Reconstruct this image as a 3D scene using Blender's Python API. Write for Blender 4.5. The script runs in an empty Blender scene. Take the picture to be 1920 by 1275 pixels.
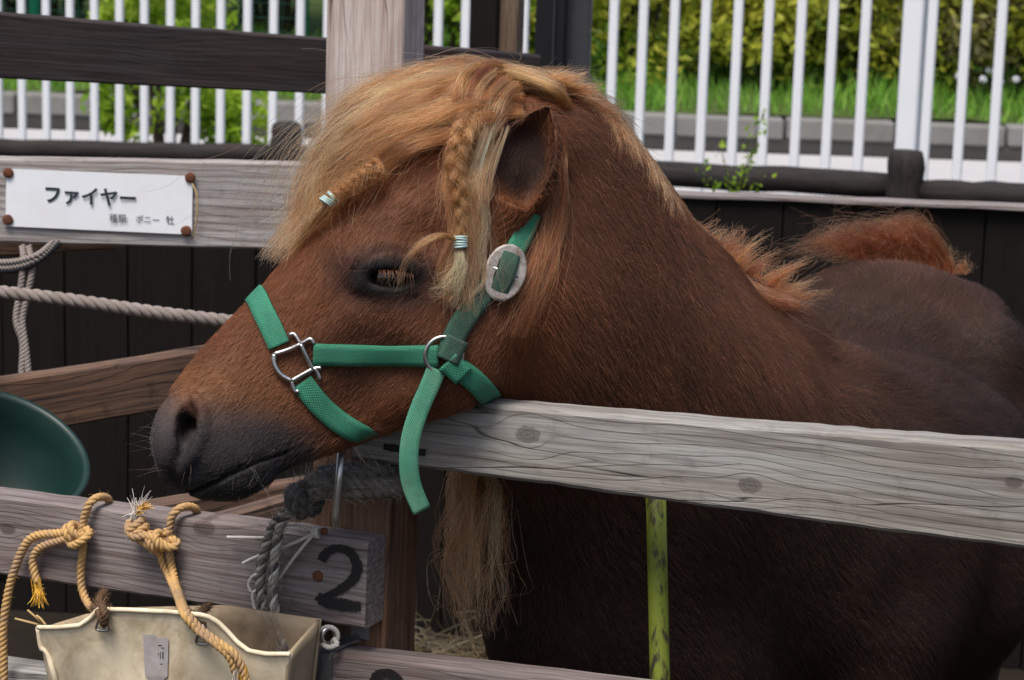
import bpy, bmesh, math, random
import numpy as np
from mathutils import Vector, Matrix

random.seed(7); RNG = np.random.default_rng(11)
S = bpy.context.scene
COL = S.collection
rad = math.radians

# ------------------------------------------------------------------ camera
FPX, CX, CY = 4500.0, 960.0, 637.5            # focal length in photo pixels, image centre
PITCH, ROLL = rad(11.2), rad(1.8)
CAM = np.array([0.0, 0.0, 1.5])
F_ = np.array([0, math.cos(PITCH), -math.sin(PITCH)])
_up = np.array([0, math.sin(PITCH), math.cos(PITCH)]); _rt = np.array([1.0, 0, 0])
R_ = math.cos(ROLL)*_rt + math.sin(ROLL)*_up
U_ = -math.sin(ROLL)*_rt + math.cos(ROLL)*_up
cd = bpy.data.cameras.new('camera'); cam = bpy.data.objects.new('camera', cd); COL.objects.link(cam)
cam.matrix_world = Matrix(((R_[0], U_[0], -F_[0], CAM[0]), (R_[1], U_[1], -F_[1], CAM[1]), (R_[2], U_[2], -F_[2], CAM[2]), (0, 0, 0, 1)))
cd.sensor_fit = 'HORIZONTAL'; cd.sensor_width = 36.0; cd.lens = FPX/1920*36
cd.clip_start = 0.05; cd.clip_end = 500
cd.dof.use_dof = True; cd.dof.focus_distance = 2.46; cd.dof.aperture_fstop = 15.0
S.camera = cam

# ------------------------------------------------------------------ sky, sun, exposure
SUN_EL, SUN_AZ = rad(64), rad(205)              # high soft sun behind thin cloud, from behind the camera's left shoulder
w = bpy.data.worlds.new('World'); S.world = w; w.use_nodes = True
nt = w.node_tree; bg = nt.nodes['Background']
sky = nt.nodes.new('ShaderNodeTexSky'); sky.sky_type = 'NISHITA'; sky.sun_disc = False
sky.sun_elevation = SUN_EL; sky.sun_rotation = SUN_AZ
sky.air_density = 1.0; sky.dust_density = 4.0; sky.ozone_density = 0.6
nt.links.new(sky.outputs[0], bg.inputs[0]); bg.inputs[1].default_value = 0.115
sl = bpy.data.lights.new('sun', 'SUN'); sl.energy = 2.7; sl.angle = rad(25); sl.color = (1, .96, .9)
so = bpy.data.objects.new('sun', sl); COL.objects.link(so)
_sd = Vector((math.sin(SUN_AZ)*math.cos(SUN_EL), math.cos(SUN_AZ)*math.cos(SUN_EL), math.sin(SUN_EL)))
so.rotation_euler = _sd.to_track_quat('Z', 'Y').to_euler(); so.location = (0, 0, 8)
S.view_settings.view_transform = 'Standard'; S.view_settings.look = 'None'
S.view_settings.gamma = 1; S.view_settings.exposure = 0.45
S.render.engine = 'CYCLES'
S.cycles.use_denoising = True; S.cycles.denoising_prefilter = 'NONE'; S.cycles.denoising_input_passes = 'RGB_ALBEDO_NORMAL'
S.cycles.max_bounces = 6; S.cycles.diffuse_bounces = 3; S.cycles.glossy_bounces = 2; S.cycles.transmission_bounces = 3

# ------------------------------------------------------------------ helpers: pixels to directions
def ray(x, y):
    return F_ + (x-CX)/FPX*R_ - (y-CY)/FPX*U_
def P(x, y, z):
    return CAM + z*ray(x, y)
def on_plane(x, y, p0, n):
    d = ray(x, y); return CAM + d*(np.dot(p0-CAM, n)/np.dot(d, n))
def ground_at(x, y, h=0.0):
    return on_plane(x, y, np.array([0, 0, h]), np.array([0, 0, 1.0]))
def unit(v):
    v = np.asarray(v, float); return v/np.linalg.norm(v)
def V3(p): return Vector((float(p[0]), float(p[1]), float(p[2])))

# ------------------------------------------------------------------ helpers: objects
def tag(o, label=None, cat=None, group=None, kind=None):
    if label: o['label'] = label
    if cat: o['category'] = cat
    if group: o['group'] = group
    if kind: o['kind'] = kind
    return o
def empty(name, loc, label=None, cat=None, group=None):
    o = bpy.data.objects.new(name, None); COL.objects.link(o); o.location = V3(loc); o.empty_display_size = .05
    return tag(o, label, cat, group)
def attach(o, parent):
    if parent is not None:
        o.parent = parent
        bpy.context.view_layer.update() if False else None
        o.matrix_parent_inverse = world_of(parent).inverted()
    return o
def world_of(o):
    m = o.matrix_basis.copy()
    if o.parent is not None: m = world_of(o.parent) @ o.matrix_parent_inverse @ m
    return m
def mesh_obj(name, verts, faces, mat, parent=None, smooth=False, matrix=None, uvs=None):
    me = bpy.data.meshes.new(name); me.from_pydata([tuple(map(float, v)) for v in verts], [], faces)
    if uvs is not None:
        ul = me.uv_layers.new(name='UVMap'); k = 0
        for f in faces:
            for vi in f:
                ul.data[k].uv = (float(uvs[vi][0]), float(uvs[vi][1])); k += 1
    if smooth: me.polygons.foreach_set('use_smooth', [True]*len(me.polygons))
    me.update()
    o = bpy.data.objects.new(name, me); COL.objects.link(o)
    if matrix is not None: o.matrix_world = matrix
    if mat is not None: me.materials.append(mat)
    return attach(o, parent)
def frame(o, x, y, z):
    return Matrix(((x[0], y[0], z[0], o[0]), (x[1], y[1], z[1], o[1]), (x[2], y[2], z[2], o[2]), (0, 0, 0, 1)))

def catmull(pts, n):
    p = np.array(pts, float)
    if len(p) == 2:
        u = np.linspace(0, 1, n)[:, None]; return p[0]*(1-u)+p[1]*u
    q = np.vstack([2*p[0]-p[1], p, 2*p[-1]-p[-2]])
    seg = np.linalg.norm(np.diff(p, axis=0)[:, :3], axis=1); cum = np.concatenate([[0], np.cumsum(seg)])
    out = []
    for s in np.linspace(0, cum[-1], n):
        i = min(np.searchsorted(cum, s, side='right')-1, len(p)-2); t = (s-cum[i])/max(seg[i], 1e-9)
        a, b, c, d = q[i], q[i+1], q[i+2], q[i+3]
        out.append(.5*((2*b)+(-a+c)*t+(2*a-5*b+4*c-d)*t*t+(-a+3*b-3*c+d)*t**3))
    return np.array(out)
def frames_along(c, up=None):
    t = np.gradient(c, axis=0); t /= np.linalg.norm(t, axis=1)[:, None]+1e-12
    n = np.cross(t[0], up if up is not None else [0.31, 0.2, 0.93]); n /= np.linalg.norm(n); N = [n]
    for i in range(1, len(c)):
        n = N[-1]-np.dot(N[-1], t[i])*t[i]; n /= np.linalg.norm(n); N.append(n)
    N = np.array(N); return t, N, np.cross(t, N)
def tube_arrays(path, r, seg=8, n=None, caps=True):
    c = catmull(path, n) if n else np.array(path, float)
    r = np.broadcast_to(np.asarray(r, float), (len(c),)) if np.ndim(r) < 1 or len(r) != len(c) else np.asarray(r)
    t, N, B = frames_along(c); vs, fs = [], []
    for i in range(len(c)):
        for k in range(seg):
            a = 2*math.pi*k/seg; vs.append(c[i]+r[i]*(math.cos(a)*N[i]+math.sin(a)*B[i]))
    for i in range(len(c)-1):
        for k in range(seg):
            k2 = (k+1) % seg; fs.append((i*seg+k, i*seg+k2, (i+1)*seg+k2, (i+1)*seg+k))
    if caps:
        fs.append(tuple(range(seg))[::-1]); fs.append(tuple((len(c)-1)*seg+k for k in range(seg)))
    return vs, fs
def join_arrays(parts):
    vs, fs = [], []
    for v, f in parts:
        o = len(vs); vs += list(v); fs += [tuple(i+o for i in q) for q in f]
    return vs, fs
# ------------------------------------------------------------------ the pony's body as one implicit surface
PP = 1860.0; HZ = 2.42
_d = unit(ray(650, 560)); Wh0 = -_d
Uh0 = unit(R_-np.dot(R_, _d)*_d); Vh = np.cross(Wh0, Uh0)
YAW = rad(7)
Uh = math.cos(YAW)*Uh0-math.sin(YAW)*Wh0; Wh = math.cos(YAW)*Wh0+math.sin(YAW)*Uh0
OH = P(650, 560, HZ)
def H(x, y, w=0.0):                              # head drawing units (photo pixels at the head's distance) to metres
    return OH+((x-650)*Uh-(y-560)*Vh+w*Wh)/PP
def toH(p):
    r = p-OH; return 650+(r@Uh)*PP, 560-(r@Vh)*PP, (r@Wh)*PP
def smin(a, b, k):
    h = np.clip(.5+.5*(b-a)/k, 0, 1); return b+(a-b)*h-k*h*(1-h)
def smax(a, b, k): return -smin(-a, -b, k)
HT = [-150, -60, 60, 150, 225, 300, 344, 456, 539, 611, 650, 691, 742, 790, 812, 824]
HSD = [60, 108, 146, 150, 146, 136, 127, 106, 99, 91, 83, 73, 51, 20, -14, -46]
HSV = [-60, -75, -145, -235, -308, -318, -300, -246, -214, -186, -174, -175, -160, -122, -82, -50]
HW = [70, 112, 150, 160, 160, 146, 130, 96, 84, 82, 84, 86, 80, 58, 36, 8]
HSW = [0, 10, 10, -10, -20, -25, -28, -32, -36, -42, -46, -50, -52, -50, -48, -48]
HA = np.array([905.0, 330.0]); AX = np.array([-.764, .645]); AN = np.array([-.645, -.764])
def ell(x, y, w, c, r, ang=0.0):
    dx, dy, dw = x-c[0], y-c[1], w-c[2]; ca, sa = math.cos(ang), math.sin(ang)
    u, v = dx*ca+dy*sa, -dx*sa+dy*ca
    k = np.sqrt((u/r[0])**2+(v/r[1])**2+(dw/r[2])**2)
    return (k-1)*min(r)
def seg3(x, y, w, a, b, ra, rb):
    a = np.array(a, float); b = np.array(b, float); ab = b-a
    px, py, pw = x-a[0], y-a[1], w-a[2]
    h = np.clip((px*ab[0]+py*ab[1]+pw*ab[2])/np.dot(ab, ab), 0, 1)
    return np.sqrt((px-h*ab[0])**2+(py-h*ab[1])**2+(pw-h*ab[2])**2)-(ra+(rb-ra)*h)
def chain3(x, y, w, pts):
    d = None
    for a, b in zip(pts[:-1], pts[1:]):
        e = seg3(x, y, w, a[:3], b[:3], a[3], b[3]); d = e if d is None else np.minimum(d, e)
    return d
def head_px(x, y, w):
    t = (x-HA[0])*AX[0]+(y-HA[1])*AX[1]; s = (x-HA[0])*AN[0]+(y-HA[1])*AN[1]
    aw = np.abs(w)
    tc = np.clip(t, HT[0], HT[-1])
    sd = np.interp(tc, HT, HSD_S); sv = np.interp(tc, HT, HSV_S); W = np.interp(tc, HT, HW); sw = np.interp(tc, HT, HSW)
    ds = s-sw
    Rs = np.where(ds > 0, sd-sw, sw-sv)
    pw_ = np.where(ds > 0, 2.15, 2.5)
    k = ((np.abs(ds)/np.maximum(Rs, 4))**pw_+(aw/np.maximum(W, 4))**pw_)**(1/pw_)
    d = (k-1)*np.minimum(np.maximum(Rs, 4), np.maximum(W, 4))
    over = np.maximum(np.maximum(HT[0]-t, t-HT[-1]), 0); d = np.where(over > 0, np.sqrt(np.maximum(d, 0)**2+over**2), d)
    # cheek muscle, brow, cheek ridge, nostril wing, chin
    d = smin(d, ell(x, y, aw, (842, 610, 84), (108, 140, 62), .5), 40)
    d = smin(d, ell(x, y, aw, (706, 500, 118), (70, 46, 40), .1), 26)
    d = smin(d, chain3(x, y, aw, [(655, 588, 104, 22), (580, 640, 76, 16)]), 34)
    d = smin(d, ell(x, y, aw, (322, 812, 50), (34, 62, 34), .18), 22)
    d = smin(d, chain3(x, y, aw, [(372, 762, 66, 12), (366, 800, 70, 13), (345, 850, 62, 12)]), 20)
    d = smin(d, ell(x, y, aw, (452, 884, 22), (62, 40, 40), -.5), 18)
    # hollow above the eye, groove in front of the cheek, nostril, mouth
    d = smax(d, -ell(x, y, aw, (775, 445, 190), (52, 34, 38), .4), 30)
    d = smax(d, -chain3(x, y, aw, [(705, 700, 152, 46), (640, 765, 124, 36)]), 60)
    d = smax(d, -chain3(x, y, aw, [(350, 746, 82, 7), (358, 766, 80, 12), (356, 796, 80, 14), (345, 828, 82, 12), (330, 860, 80, 8), (318, 878, 74, 5)]), 9)
    d = smax(d, -chain3(x, y, aw, [(351, 764, 74, 13), (349, 784, 70, 20), (343, 808, 70, 18), (374, 780, 30, 13)]), 8)
    d = smin(d, chain3(x, y, aw, [(364, 740, 72, 7), (379, 768, 74, 9), (376, 802, 77, 9), (361, 840, 76, 8), (338, 876, 68, 6)]), 12)
    mouth = np.minimum.reduce([seg3(x, y, np.maximum(aw-60, 0) if False else 0*aw, a+(0,), b+(0,), 4.5, 4.0) for a, b in
             [((352, 918), (385, 904)), ((385, 904), (430, 878)), ((430, 878), (475, 858)), ((475, 858), (530, 842))]])
    d = smax(d, -smax(mouth, -(d+16), 6), 7)
    d = smax(d, -chain3(x, y, aw, [(640, 512, 144, 2), (672, 480, 156, 3.5), (715, 470, 161, 4), (760, 484, 156, 3.5), (786, 510, 146, 2)]), 9)
    d = smax(d, -chain3(x, y, aw, [(648, 552, 143, 2), (690, 566, 155, 3), (735, 568, 155, 3), (775, 550, 145, 2)]), 9)
    # eye slit
    d = smax(d, -ell(x, y, aw, (708, 521, 152), (50, 19, 32), .08), 8)
    d = smin(d, chain3(x, y, aw, [(652, 534, 136, 3), (680, 504, 145, 5), (712, 495, 150, 8), (750, 508, 145, 6), (768, 524, 136, 3)]), 20)
    d = smin(d, chain3(x, y, aw, [(652, 534, 136, 2), (690, 548, 142, 3), (728, 550, 143, 3), (766, 530, 136, 2)]), 16)
    return d
def _sm(a):
    return np.array(a, float)
HSD_S, HSV_S = _sm(HSD), _sm(HSV)
# ear: a leaf-shaped shell
def ear_px(x, y, w, sgn=1):
    w = w*sgn
    b = np.array([940., 382., 112.]); tip = np.array([1006., 204., 158.])
    ax = tip-b; L = np.linalg.norm(ax); ax /= L
    opn = np.array([-.42, -.1, .90]); opn -= ax*opn.dot(ax); opn /= np.linalg.norm(opn)
    sid = np.cross(ax, opn)
    px, py, pw = x-b[0], y-b[1], w-b[2]
    u = px*ax[0]+py*ax[1]+pw*ax[2]; o = px*opn[0]+py*opn[1]+pw*opn[2]; v = px*sid[0]+py*sid[1]+pw*sid[2]
    uu = np.clip(u/L, -.3, 1)
    hw = np.interp(uu, [-.3, 0, .2, .45, .7, .88, 1], [30, 48, 62, 64, 50, 27, 4])
    k = np.sqrt((v/hw)**2+((o)/(hw*.8))**2)
    outer = (k-1)*hw*.8
    outer = np.maximum(outer, np.maximum(u-L, -.3*L-u))
    k2 = np.sqrt((v/np.maximum(hw-8, 1))**2+((o-hw*.42)/np.maximum(hw*.98-6, 1))**2)
    inner = (k2-1)*np.maximum(hw*.8-7, 1); inner = np.maximum(inner, .02*L-u)
    return smax(outer, -inner, 4)
_h = lambda x, y, z, r: (P(x, y, z), r)
CREST = [_h(975, 245, 2.45, .045), _h(1050, 268, 2.48, .05), _h(1108, 345, 2.54, .056), _h(1140, 440, 2.62, .066), _h(1185, 545, 2.74, .076), _h(1300, 640, 2.88, .084), _h(1450, 706, 2.99, .08)]
MID = [_h(1000, 420, 2.47, .066), _h(1055, 540, 2.55, .10), _h(1130, 690, 2.68, .145), _h(1240, 860, 2.80, .19)]
THR = [_h(990, 560, 2.48, .065), _h(1020, 650, 2.55, .085), _h(1075, 760, 2.63, .11), _h(1130, 900, 2.72, .138), _h(1150, 1060, 2.78, .145), _h(1180, 1220, 2.80, .14), _h(1230, 1330, 2.84, .11)]
def smooth_chain(c, n=16):
    q = catmull([list(p)+[r] for p, r in c], n); return q[:, :3], q[:, 3]
CREST, MID, THR = smooth_chain(CREST, 20), smooth_chain(MID, 14), smooth_chain(THR, 20)
def blob_chain(p, c, k=.028):      # log-sum blend of many spheres: no ridges
    ctr, r = c; acc = np.zeros(len(p))
    for i in range(len(r)):
        q = p-ctr[i]; acc += np.exp(-(np.sqrt((q*q).sum(1))-r[i])/k)
    return -k*np.log(acc+1e-30)+k*1.0
WITH = P(1490, 700, 3.03); RUMP = P(1690, 620, 3.68)
BACK = unit((RUMP-WITH)*np.array([1, 1, 0])); SIDE = unit(np.cross(BACK, [0, 0, 1.0]))     # SIDE: towards the right of the picture
if SIDE[0] < 0: SIDE = -SIDE
def bodyp(b, s, h): # metres behind the withers, to the side, height
    q = WITH+BACK*b+SIDE*s; return np.array([q[0], q[1], h])
def ell3(p, c, r):  # ellipsoid in body axes (back, side, up)
    q = p-c; k = np.sqrt(((q@BACK)/r[0])**2+((q@SIDE)/r[1])**2+(q[:, 2]/r[2])**2); return (k-1)*min(r)
def cone3(p, a, b, ra, rb):
    ab = b-a; q = p-a; h = np.clip(q@ab/np.dot(ab, ab), 0, 1); return np.linalg.norm(q-h[:, None]*ab, axis=1)-(ra+(rb-ra)*h)
def chainw(p, pts):
    d = None
    for (a, ra), (b, rb) in zip(pts[:-1], pts[1:]):
        e = cone3(p, a, b, ra, rb); d = e if d is None else np.minimum(d, e)
    return d
def leg(front, s):
    b0 = -.14 if front else .66
    if front:
        return [(bodyp(b0+.02, s*.13, .60), .10), (bodyp(b0-.02, s*.125, .42), .062), (bodyp(b0, s*.12, .27), .045), (bodyp(b0, s*.12, .13), .03), (bodyp(b0-.02, s*.12, .07), .034), (bodyp(b0-.05, s*.12, .03), .045)]
    return [(bodyp(b0, s*.13, .62), .15), (bodyp(b0-.06, s*.14, .45), .095), (bodyp(b0+.10, s*.13, .30), .05), (bodyp(b0+.08, s*.13, .14), .033), (bodyp(b0+.05, s*.13, .07), .036), (bodyp(b0+.02, s*.13, .03), .046)]
LEGS = [leg(f, s) for f in (True, False) for s in (-1, 1)]
SHO = smooth_chain([_h(1290, 850, 2.84, .145), _h(1400, 915, 2.90, .155), _h(1500, 965, 2.97, .165), _h(1620, 1000, 3.10, .175), _h(1740, 1000, 3.25, .175)], 14)
Z_V = np.array([0, 0, 1.0])
def body_sdf(p):
    d = blob_chain(p, CREST); d = smin(d, blob_chain(p, MID), .07); d = smin(d, blob_chain(p, THR), .07)
    d = smin(d, ell3(p, bodyp(.04, 0, .655), (.34, .20, .22)), .10)          # shoulders
    d = smin(d, ell3(p, bodyp(.10, .13, .68), (.18, .10, .18)), .06)         # near shoulder blade
    d = smin(d, ell3(p, bodyp(.32, .03, .63), (.46, .245, .215)), .08)       # barrel
    d = smin(d, ell3(p, bodyp(.64, .0, .71), (.27, .225, .215)), .09)         # rump
    d = smin(d, blob_chain(p, SHO), .09)                                    # near shoulder running into the barrel
    d = smin(d, ell3(p, bodyp(.56, .16, .80), (.07, .05, .06)), .06)         # point of hip
    d = smin(d, ell3(p, bodyp(.56, -.16, .80), (.07, .05, .06)), .06)
    far_ = np.clip((p[:, 1]-2.55)/.3, 0, 1); d = d+far_*(.0035*np.sin(p@(BACK*38+Z_V*16)+2*np.sin(p[:, 2]*14))+.003*np.sin(p@(SIDE*30-Z_V*26+BACK*9)+1.5*np.sin(p[:, 0]*17)))
    low = p[:, 2] < .85
    if low.any():
        pl = p[low]; dl = d[low]
        for L in LEGS: dl = smin(dl, chainw(pl, L), .05)
        d[low] = dl
    return d
EARS = True
def sdf(p):
    p = np.asarray(p, float); d = body_sdf(p)
    x, y, w_ = toH(p)
    m = (x > 180) & (x < 1180) & (y > 60) & (y < 1060) & (np.abs(w_) < 330)
    if m.any():
        xx, yy, ww = x[m], y[m], w_[m]
        h = smin(head_px(xx, yy, ww)/PP, d[m], .045)
        if EARS: h = smin(h, ear_px(xx, yy, ww, 1)/PP, .010); h = smin(h, ear_px(xx, yy, ww, -1)/PP, .010)
        d = d.copy(); d[m] = h
    return d
_TET = np.array([[1, -1, -1], [-1, -1, 1], [-1, 1, -1], [1, 1, 1]], float)
def grad(p, e=.0010):
    g = 0
    for k in _TET: g = g+sdf(p+e*k)[:, None]*k
    return g/(4*e)
def gnorm(p, e=.0015):
    g = grad(p, e); return g/(np.linalg.norm(g, axis=1)[:, None]+1e-9)
def axis_coords(lo, f0, f1, hi, hf, hc, B):
    a = np.concatenate([np.arange(lo, f0, hc), np.arange(f0, f1, hf), np.arange(f1, hi, hc)])
    m = (-(len(a)-1)) % B; return np.concatenate([a, a[-1]+hc*np.arange(1, m+1)])
def surface_nets(axes, B=8):
    n = np.array([len(a) for a in axes]); D = np.full(n, 1.0, np.float32); nb = (n-1)//B
    mids = [(a[:-1:B]+a[B::B])/2 for a in axes]; hw = [(a[B::B]-a[:-1:B])/2 for a in axes]
    ctr = np.stack(np.meshgrid(*mids, indexing='ij'), -1).reshape(-1, 3)
    diag = np.sqrt((np.stack(np.meshgrid(*hw, indexing='ij'), -1).reshape(-1, 3)**2).sum(1))
    dc = sdf(ctr)
    act = np.where(np.abs(dc) < diag*1.25+.004)[0]; ins = np.where(dc <= -diag*1.25-.004)[0]
    ii = np.array(np.unravel_index(act, nb)).T*B
    off = np.stack(np.meshgrid(*[np.arange(B+1)]*3, indexing='ij'), -1).reshape(-1, 3)
    for k in np.array(np.unravel_index(ins, nb)).T*B: D[k[0]:k[0]+B+1, k[1]:k[1]+B+1, k[2]:k[2]+B+1] = -1
    for c in range(0, len(ii), 400):
        q = (ii[c:c+400, None, :]+off[None]).reshape(-1, 3)
        D[q[:, 0], q[:, 1], q[:, 2]] = sdf(np.stack([axes[i][q[:, i]] for i in range(3)], 1))
    neg = D < 0
    cellcount = np.zeros(n-1, np.int8)
    for a in (0, 1):
        for b in (0, 1):
            for c in (0, 1):
                cellcount += neg[a:n[0]-1+a, b:n[1]-1+b, c:n[2]-1+c]
    cells = np.argwhere((cellcount > 0) & (cellcount < 8))
    idx = np.full(n-1, -1, np.int32); idx[cells[:, 0], cells[:, 1], cells[:, 2]] = np.arange(len(cells))
    V = np.stack([(axes[i][cells[:, i]]+axes[i][cells[:, i]+1])/2 for i in range(3)], 1)
    F = []
    for ax in range(3):
        b, c = (ax+1) % 3, (ax+2) % 3
        s0 = [slice(None)]*3; s1 = [slice(None)]*3; s0[ax] = slice(0, -1); s1[ax] = slice(1, None)
        e = np.argwhere(neg[tuple(s0)] != neg[tuple(s1)])
        e = e[(e[:, b] > 0) & (e[:, c] > 0) & (e[:, b] < n[b]-1) & (e[:, c] < n[c]-1)]
        sgn = neg[e[:, 0], e[:, 1], e[:, 2]]
        def at(db, dc):
            q = e.copy(); q[:, b] += db; q[:, c] += dc; return idx[q[:, 0], q[:, 1], q[:, 2]]
        f = np.stack([at(-1, -1), at(0, -1), at(0, 0), at(-1, 0)], 1)
        f[~sgn] = f[~sgn][:, ::-1]; F.append(f)
    F = np.vstack(F); F = F[(F >= 0).all(1)]
    return V, F
def project(V, it=4, maxstep=.006):
    for _ in range(it):
        d = sdf(V); g = grad(V); g2 = (g*g).sum(1)+1e-6
        step = np.clip(d/np.sqrt(g2), -maxstep, maxstep)
        V = V-(step/np.sqrt(g2))[:, None]*g
    return V
import time as _t; _t0 = _t.time()
PV, PF = surface_nets([axis_coords(-.52, -.42, .14, 1.1, .0036, .010, 8), axis_coords(2.05, 2.2, 2.56, 4.1, .0036, .010, 8), axis_coords(-.02, .8, 1.36, 1.44, .0036, .010, 8)])
print('nets', len(PV), round(_t.time()-_t0, 1))
PV = project(PV, 2)
# relax the mesh a little along the surface so that the quads are even
def relax(V, F, it=2):
    for _ in range(it):
        acc = np.zeros_like(V); cnt = np.zeros(len(V))
        for k in range(4):
            for j in (1, 3):
                np.add.at(acc, F[:, k], V[F[:, (k+j) % 4]]); np.add.at(cnt, F[:, k], 1)
        V = V+.5*(acc/np.maximum(cnt, 1)[:, None]-V)
        V = project(V, 1)
    return V
PV = relax(PV, PF, 1); PV = project(PV, 1)
print('pony', len(PV), len(PF), round(_t.time()-_t0, 1))
def surf_at(x, y, lift=0.0, w0=None):
    """where the line of sight through pixel (x, y) meets the pony"""
    zv = np.linspace(2.15, 2.95, 330); pts = CAM+zv[:, None]*ray(x, y)[None]; d = sdf(pts)-lift
    k = int(np.argmax(d < 0))
    if d[k] >= 0: k = int(np.argmin(d[:240])); return pts[k]
    if k == 0: return pts[0]
    f = d[k-1]/(d[k-1]-d[k]); return pts[k-1]+(pts[k]-pts[k-1])*f
# ------------------------------------------------------------------ materials
class NT:
    def __init__(s, name, rough=.7, spec=.3):
        s.m = bpy.data.materials.new(name); s.m.use_nodes = True; s.t = s.m.node_tree
        s.b = s.t.nodes['Principled BSDF']; s.b.inputs['Roughness'].default_value = rough
        s.b.inputs['Specular IOR Level'].default_value = spec
        s._tc = None
    def n(s, typ, **kw):
        nd = s.t.nodes.new(typ)
        for k, v in kw.items():
            if k.startswith('i_'):
                key = k[2:]; key = int(key) if key.isdigit() else key.replace('_', ' ')
                s.put(nd.inputs[key], v)
            else: setattr(nd, k, v)
        return nd
    def put(s, inp, v):
        if isinstance(v, bpy.types.NodeSocket): s.t.links.new(v, inp)
        else:
            if hasattr(inp, 'default_value') and hasattr(inp.default_value, '__len__') and not hasattr(v, '__len__'): v = (v,)*len(inp.default_value)
            if inp.type == 'RGBA' and len(v) == 3: v = (*v, 1)
            inp.default_value = v
    def co(s, kind='Object', rnd=True):
        tc = s.n('ShaderNodeTexCoord'); o = tc.outputs[kind]
        if rnd:
            oi = s.n('ShaderNodeObjectInfo'); r = s.math('MULTIPLY', oi.outputs['Random'], 37.0)
            o = s.vmath('ADD', o, s.n('ShaderNodeCombineXYZ', i_0=r, i_1=r, i_2=0.0).outputs[0])
        return o
    def math(s, op, a, b=0.0, c=0.0, clamp=False):
        nd = s.n('ShaderNodeMath', operation=op, use_clamp=clamp); s.put(nd.inputs[0], a); s.put(nd.inputs[1], b); s.put(nd.inputs[2], c); return nd.outputs[0]
    def vmath(s, op, a, b):
        nd = s.n('ShaderNodeVectorMath', operation=op); s.put(nd.inputs[0], a); s.put(nd.inputs[1], b); return nd.outputs[0]
    def scale(s, v, sc): return s.vmath('MULTIPLY', v, sc)
    def noise(s, v, scale=1.0, detail=3.0, rough=.55, dist=0.0):
        return s.n('ShaderNodeTexNoise', i_Vector=v, i_Scale=scale, i_Detail=detail, i_Roughness=rough, i_Distortion=dist).outputs[0]
    def ramp(s, f, stops, interp='LINEAR'):
        nd = s.n('ShaderNodeValToRGB'); s.put(nd.inputs[0], f); cr = nd.color_ramp; cr.interpolation = interp
        while len(cr.elements) < len(stops): cr.elements.new(.5)
        for e, (p, c) in zip(cr.elements, stops):
            e.position = p; c = c if hasattr(c, '__len__') else (c, c, c); e.color = (*c, 1)
        return nd.outputs[0]
    def mix(s, f, a, b, mode='MIX'):
        nd = s.n('ShaderNodeMix', data_type='RGBA', blend_type=mode); s.put(nd.inputs[0], f); s.put(nd.inputs[6], a); s.put(nd.inputs[7], b); return nd.outputs[2]
    def bump(s, h, strength=.4, dist=.002):
        s.put(s.b.inputs['Normal'], s.n('ShaderNodeBump', i_Strength=strength, i_Distance=dist, i_Height=h).outputs[0])
    def color(s, c): s.put(s.b.inputs['Base Color'], c)
    def rough(s, r): s.put(s.b.inputs['Roughness'], r)

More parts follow.
